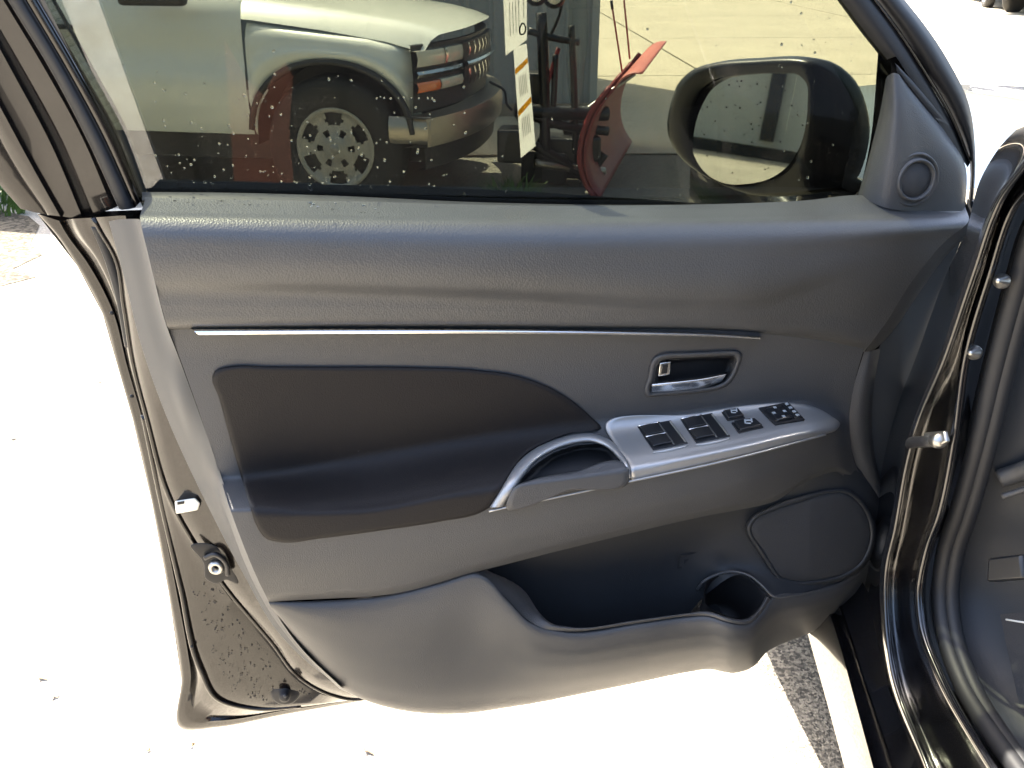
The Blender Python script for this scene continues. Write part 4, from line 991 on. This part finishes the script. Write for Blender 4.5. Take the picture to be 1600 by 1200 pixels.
for x, y in ((838, -10), (866, -6)):
    v, f = lathe(yp(x, y, 4.63), (-.3,-1,.1), [(0,.05),(.05,.04),(.07,.0),(.06,-.06),(0,-.08)], 20); build('plow_lamp', v, f, M['black_steel'], mount)
    v, f = lathe(yp(x, y, 4.58), (-.3,-1,.1), [(0,.012),(.03,.008),(.045,.0)], 20); build('lamp_lens', v, f, M['headlight'], mount)
for nm, x, y, yy, dims, m in (('power_unit', 872, 238, 4.85, (.26, .22, .22), 'black_steel'), ('pump_tank', 828, 150, 4.9, (.16, .16, .30), 'black_steel'), ('frame_plate', 850, 262, 4.75, (.30, .04, .20), 'black_steel'),
        ('frame_plate', 905, 258, 4.8, (.20, .05, .18), 'black_steel'), ('coupler', 800, 225, 4.5, (.16, .18, .20), 'black_steel'), ('battery_box', 902, 196, 4.9, (.18, .14, .10), 'truck_trim')):
    v, f = box(yp(x, y, yy), *dims, Matrix.Rotation(R(-20), 3, 'Z')); o = build(nm, v, f, M[m], mount, smooth=False); bevel_obj(o, .015)
v, f = box(yp(925,232,4.63), .10, .10, .16); o = build('valve_block', v, f, M['black_steel'], mount, smooth=False); bevel_obj(o, .02)
# clear plastic sheet hanging from the frame
P = []
for jx in range(16):
    row = []
    for i in range(12):
        u_, v_ = i/11, jx/15
        px = 884 + u_*(34 - 10*v_) + 6*v_ + 3*math.sin(v_*7 + u_*5); py = -30 + 200*v_
        row.append(yp(px, py, 4.55 + .03*math.sin(u_*14 + v_*3) + .02*math.sin(u_*31)))
    P.append(row)
v, f = grid(P); tag(build('plastic_sheet', v, f, M['clear']), 'crumpled clear plastic sheet hanging on the plow frame', 'plastic sheet')

GROW = 1.5 / 1.36
# ================================================================== SHED with corrugated siding
shed = empty('metal_shed', (0.6, 6.6, 0), 'grey corrugated metal shed behind truck and plow', 'shed')
c0 = Vector((2.25, 6.35, 0)); sdir = Vector((-.985, .17, 0)).normalized(); sin_ = Vector((sdir.y, -sdir.x, 0)) * -1
if sin_.y < 0: sin_ = -sin_
def corr(a, b):                         # one siding sheet from a to b metres along the wall
    P = []; n = int((b - a) / .0125)
    for z in (.10, 3.0):
        row = []
        for i in range(n + 1):
            s = a + (b-a)*i/n; ph = (s % .20) / .20
            d = .022 if ph < .12 else (.022*(1-(ph-.12)/.08) if ph < .2 else (0 if ph < .92 else .022*(ph-.92)/.08))
            row.append(c0 + sdir*s - sin_*d + Vector((0,0,z)))
        P.append(row)
    return grid(P)
for i in range(7):
    v, f = corr(i*.8 + .0015, i*.8 + .7985); build('siding_sheet', v, f, M['siding'], shed, smooth=False)
v, f = prism([c0 + sdir*0 + sin_*.01, c0 + sdir*5.6 + sin_*.01, c0 + sdir*5.6 + sin_*2.5, c0 + sin_*2.5], (0,0,3.0)); build('shed_body', v, f, M['siding'], shed, smooth=False)
v, f = box(c0 + Vector((.0,0,1.5)) - sin_*.005, .06, .06, 3.0); build('corner_trim', v, f, M['siding'], shed, smooth=False)
v, f = box(c0 + sdir*2.8 - sin_*.02 + Vector((0,0,.06)), 5.6, .05, .10, Matrix.Rotation(math.atan2(sdir.y, sdir.x), 3, 'Z')); build('base_rail', v, f, M['bumper'], shed, smooth=False)

GROW = 1.0
# ================================================================== PAPER TAGS outside the glass
def tagpaper(q, ww, label, bands, lines):
    root = empty('paper_tag', U(*q[2], ww), label, 'tag', 'paper tags hanging outside the window')
    v, f = prism([U(*p, ww) for p in q], (0, .0006, 0)); sh = build('sheet', v, f, M['paper'], root, smooth=False)
    def at(u, v_): return Vector(q[0]).lerp(Vector(q[1]), u).lerp(Vector(q[3]).lerp(Vector(q[2]), u), v_)
    for v0, v1 in bands:
        pq = [at(.02, v0 + .03), at(.98, v0 - .03), at(.98, v1 - .03), at(.02, v1 + .03)]
        v, f = prism([U(*p, ww + .0008) for p in pq], (0, .0003, 0)); build('yellow_stripe', v, f, M['yellow'], root, smooth=False)
    for u0, v0, u1, v1 in lines:
        a, b = at(u0, v0), at(u1, v1); n_ = (b - a).normalized(); n_ = Vector((-n_.y, n_.x)) * .55
        v, f = prism([U(*p, ww + .0008) for p in (a+n_, b+n_, b-n_, a-n_)], (0, .0003, 0)); build('print_line', v, f, M['ink'], root, smooth=False)
    return root
t1 = tagpaper([(782,-120),(823,-120),(823.5,62),(790,87)], -.200, 'upper white paper tag with grey print and wire ring', [], [(.25+.13*i, .62, .25+.13*i, .88) for i in range(4)] + [(.86, .5, .86, .8)])
v, f = tube([U(x, y, -.1985) for x, y in [(817,36),(821,42),(819,52),(814,54),(812,46)]], .0011, 6, 24, closed=True); build('wire_ring', v, f, M['black_steel'], t1)
tagpaper([(802,75),(823,68),(837,228),(814,247)], -.205, 'lower white paper tag crossed by two yellow stripes', [(.165,.215),(.545,.60)], [(.25+.12*i, .28, .27+.12*i, .46) for i in range(5)] + [(.25+.12*i, .66, .27+.12*i, .84) for i in range(5)])

# ================================================================== FAR CARS, top right
def small_car(loc, rz, m, label):
    root = empty('parked_car', loc, label, 'car', 'cars parked across the lot'); rot = Matrix.Rotation(rz, 3, 'Z'); L = Vector(loc)
    def X(x, y, z): return L + rot @ Vector((x, y, z))
    pr = [(-2.2,.35),(-2.25,.6),(-2.1,.95),(-1.5,1.02),(-.9,1.42),(.4,1.45),(1.1,1.05),(2.0,.9),(2.2,.6),(2.15,.33)]
    rows = []
    for y, s in ((-.86,.97),(-.9,1),(-.6,1.0),(0,1.01),(.6,1.0),(.9,1),(.86,.97)): rows.append([X(a*s, y*(.82 if b > 1.1 else 1), .33 + (b-.33)*s) for a, b in pr])
    v, f = loft_lin(rows, 40); build('body', v, f, m, root)
    v, f = prism([X(a, -.85, b) for a, b in pr], rot @ Vector((0, 1.7, 0))); build('underbody', v, f, M['truck_trim'], root, smooth=False)
    for x in (-1.35, 1.38):
        for y in (-.9, .9):
            sg = 1 if y > 0 else -1; ax = rot @ Vector((0, sg, 0))
            v, f = lathe(X(x, y*.93, .33), ax, [(.0,-.1),(.20,-.1),(.33,-.09),(.335,.04),(.31,.08),(.22,.09),(.2,.07)], 28); wh = build('wheel', v, f, M['tyre'], root)
            v, f = lathe(X(x, y*.93, .33), ax, [(0,.085),(.06,.085),(.09,.06),(.17,.06),(.21,.085)], 10); build('rim', v, f, M['rim'], wh)
    return root
def car_at(px, py, az, m, label):        # rear left wheel stands at the traced spot
    g = G(px, py, 0); ax = Vector((math.sin(R(az)), math.cos(R(az)), 0)); rt = Vector((ax.y, -ax.x, 0))
    return small_car(tuple(g + ax * 1.36 + rt * .84), math.atan2(ax.y, ax.x), m, label)
car_at(1541, 13, 26, M['silver_car'], 'silver car parked far across the lot, its wheels at the top edge')
car_at(1580, 20, 70, M['paint'], 'dark car at the far right edge of the lot')
# ================================================================== WEEDS, LEAVES
def weed(loc, r, h, n, label, name='weed_clump'):
    V, Fc = [], []
    for _ in range(n):
        a = random.uniform(0, 6.28); rr = r * random.random() ** .5; b = Vector(loc) + Vector((math.cos(a)*rr, math.sin(a)*rr, 0))
        d = Vector((math.cos(a + random.uniform(-1,1)), math.sin(a + random.uniform(-1,1)), 0)); sd_ = Vector((-d.y, d.x, 0)) * random.uniform(.004, .012)
        hh = h * random.uniform(.4, 1); k0 = len(V)
        for t in (0, .4, .75, 1):
            c = b + Vector((0,0,hh*t*(1-.25*t))) + d * (hh * .6 * t*t); wd = (1 - t) ** .6 if t < 1 else .02
            V += [c - sd_*wd, c + sd_*wd]
        for i in range(3): Fc.append((k0+2*i, k0+2*i+1, k0+2*i+3, k0+2*i+2))
    o = build(name, V, Fc, M['leaf']); return tag(o, label, 'weeds')
weed(yp(806, 305, 3.3) * Vector((1,1,0)) if False else G(800, 318, 0), .16, .20, 140, 'green weeds growing under the plow frame')
weed(G(-14, 316, .0), .42, .20, 420, 'green weeds at the left edge of the lot')
for i, (x, y, s) in enumerate(((155,596,.012),(22,684,.016),(66,1058,.014),(86,1087,.012),(575,1172,.014),(300,1165,.006),(232,1172,.006))):
    p = G(x, y, .004); V = []
    a0 = random.uniform(0, 6.28)
    for k in range(8):
        th = a0 + k*math.pi/4; rr = s * (1 if k % 2 == 0 else .62) * (1.3 if k in (0, 4) else .8)
        V.append(p + Vector((math.cos(th)*rr, math.sin(th)*rr, .003 + .004*math.sin(th*2))))
    V.append(p + Vector((0,0,.001)))
    o = build('dry_leaf', V, [(k, (k+1) % 8, 8) for k in range(8)], M['dry'])
    tag(o, ['small dry leaf on bright ground left of the door handle height', 'dry leaf near the left edge of the picture, mid height', 'dry leaf at lower left, upper of two close together', 'dry leaf at lower left, lower of two close together', 'dry leaf on the ground below the door', 'tiny dry crumb below the door corner', 'tiny dry crumb left below the door corner'][i], 'leaf', 'dry leaves on the ground')

# ================================================================== BEHIND THE CAMERA (seen in glass, paint and mirror)
# rest of the black car, behind the door opening
rows = [[CB(a, t, z) for a in (-1.12, -1.5, -2.0, -2.5)] for t, z in ((.03,.22),(-.02,.45),(-.03,.75),(.0,.95),(.03,1.0),(.12,1.25),(.25,1.46),(.6,1.52),(1.4,1.52))]
v, f = loft(rows, 20, 30); build('rear_side', v, f, M['rubber'], car)
v, f = prism([CB(-.72,.45,.40), CB(-1.02,.45,.95), CB(-1.12,.45,.95), CB(-.85,.45,.40)], BN*.5); o = build('seat_back', v, f, M['carpet'], car, sharp=30); bevel_obj(o, .03, 3)
v, f = prism([CB(-.25,.40,.30), CB(-.25,.40,.42), CB(-.80,.40,.42), CB(-.80,.40,.30)], BN*.5); o = build('seat_cushion', v, f, M['carpet'], car, sharp=30); bevel_obj(o, .03, 3)
v, f = prism([CB(-2.4,1.42,.16), CB(.1,1.42,.16), CB(.1,1.42,.98), CB(-2.4,1.42,.98)], BN*.04); build('far_side_panel', v, f, M['trim_dark'], car, smooth=False)
v, f = prism([CB(-1.15,.12,.16), CB(-1.15,1.42,.16), CB(-1.2,1.42,1.2), CB(-1.2,.12,1.2)], axd*-.05); build('rear_bulkhead', v, f, M['carpet'], car, smooth=False)
# unseen dark van added to darken the window reflection
van = empty('added_van', (0.2, -3.9, 0), 'dark grey van added unseen behind the camera to darken the window reflection', 'van')
vp = [(-2.6,.3),(-2.65,.7),(-2.5,1.1),(-1.9,1.2),(-1.4,1.95),(2.2,2.0),(2.35,1.2),(2.3,.3)]
M['van'] = mat('dark grey van paint', (.02, .021, .023), .3, coat=1)
v, f = grid([[Vector((.2 + a, y, b)) for a, b in vp] for y in (-4.9, -3.35)]); build('body', v, f, M['van'], van, sharp=30)
v, f = prism([Vector((.2 + a, -3.36, b)) for a, b in vp], (0, .02, 0)); build('side_panel', v, f, M['van'], van, smooth=False)
for x in (-1.7, 1.6):
    v, f = lathe((.2 + x, -3.42, .34), (0,1,0), [(0,.08),(.2,.08),(.34,.05),(.34,-.15)], 28); build('wheel', v, f, M['tyre'], van)
# pale plank and brown board, added unseen only to reflect in the window glass
def mirrored(px, py, y): p = yp(px, py, y); return Vector((p.x, .15 - p.y, p.z))
a, b, c, d = mirrored(88,-20,3.0), mirrored(152,-20,3.0), mirrored(246,300,2.85), mirrored(222,300,2.85)
dn = (d - a).normalized(); 
v, f = prism([a - dn*.3, b - dn*.3, c + dn*.9, d + dn*.9], (0, -.05, 0)); tag(build('streak_plank', v, f, M['reflect_pale'], smooth=False), 'pale plank added out of view for the light streak reflected in the window', 'timber')
v, f = prism([mirrored(350,62,2.9), mirrored(366,88,2.9), mirrored(384,124,2.9), mirrored(412,150,2.9), mirrored(430,112,2.9), mirrored(446,98,2.9), mirrored(458,120,2.9), mirrored(452,200,2.9), mirrored(460,300,2.9), mirrored(450,420,2.9), mirrored(380,420,2.9), mirrored(364,260,2.9)], (0, -.03, 0)); tag(build('reflection_board', v, f, M['reflect_brown'], smooth=False), 'red brown board added out of view for the brown reflection in the window', 'board')
# unseen grey building added to give the mirror its pale reflection
gb = empty('mirror_backdrop', (-12, -2.5, 0), 'pale grey building added unseen to the left for the mirror reflection', 'building')
M['greywall'] = mat('grey painted wall', (.40, .42, .41), .6, var=(.8, .08))
rb = Matrix.Rotation(R(12), 3, 'Z')
v, f = box((-14, -2.2, 2.3), 2, 15, 4.2, rb); build('wall', v, f, M['greywall'], gb, smooth=False)
v, f = box((-14, -2.2, .16), 1.9, 14.6, .30, rb); build('dark_gap_band', v, f, M['deep'], gb, smooth=False)  # black band added for the dark gap at the foot of the reflection
v, f = box(Vector((-14, -2.2, 2.4)) + rb @ Vector((1.06, 2.5, 0)), .15, .20, 4.2, rb); build('dark_mirror_strip', v, f, M['deep'], gb, smooth=False)  # black post added for the dark strip in the mirror reflection
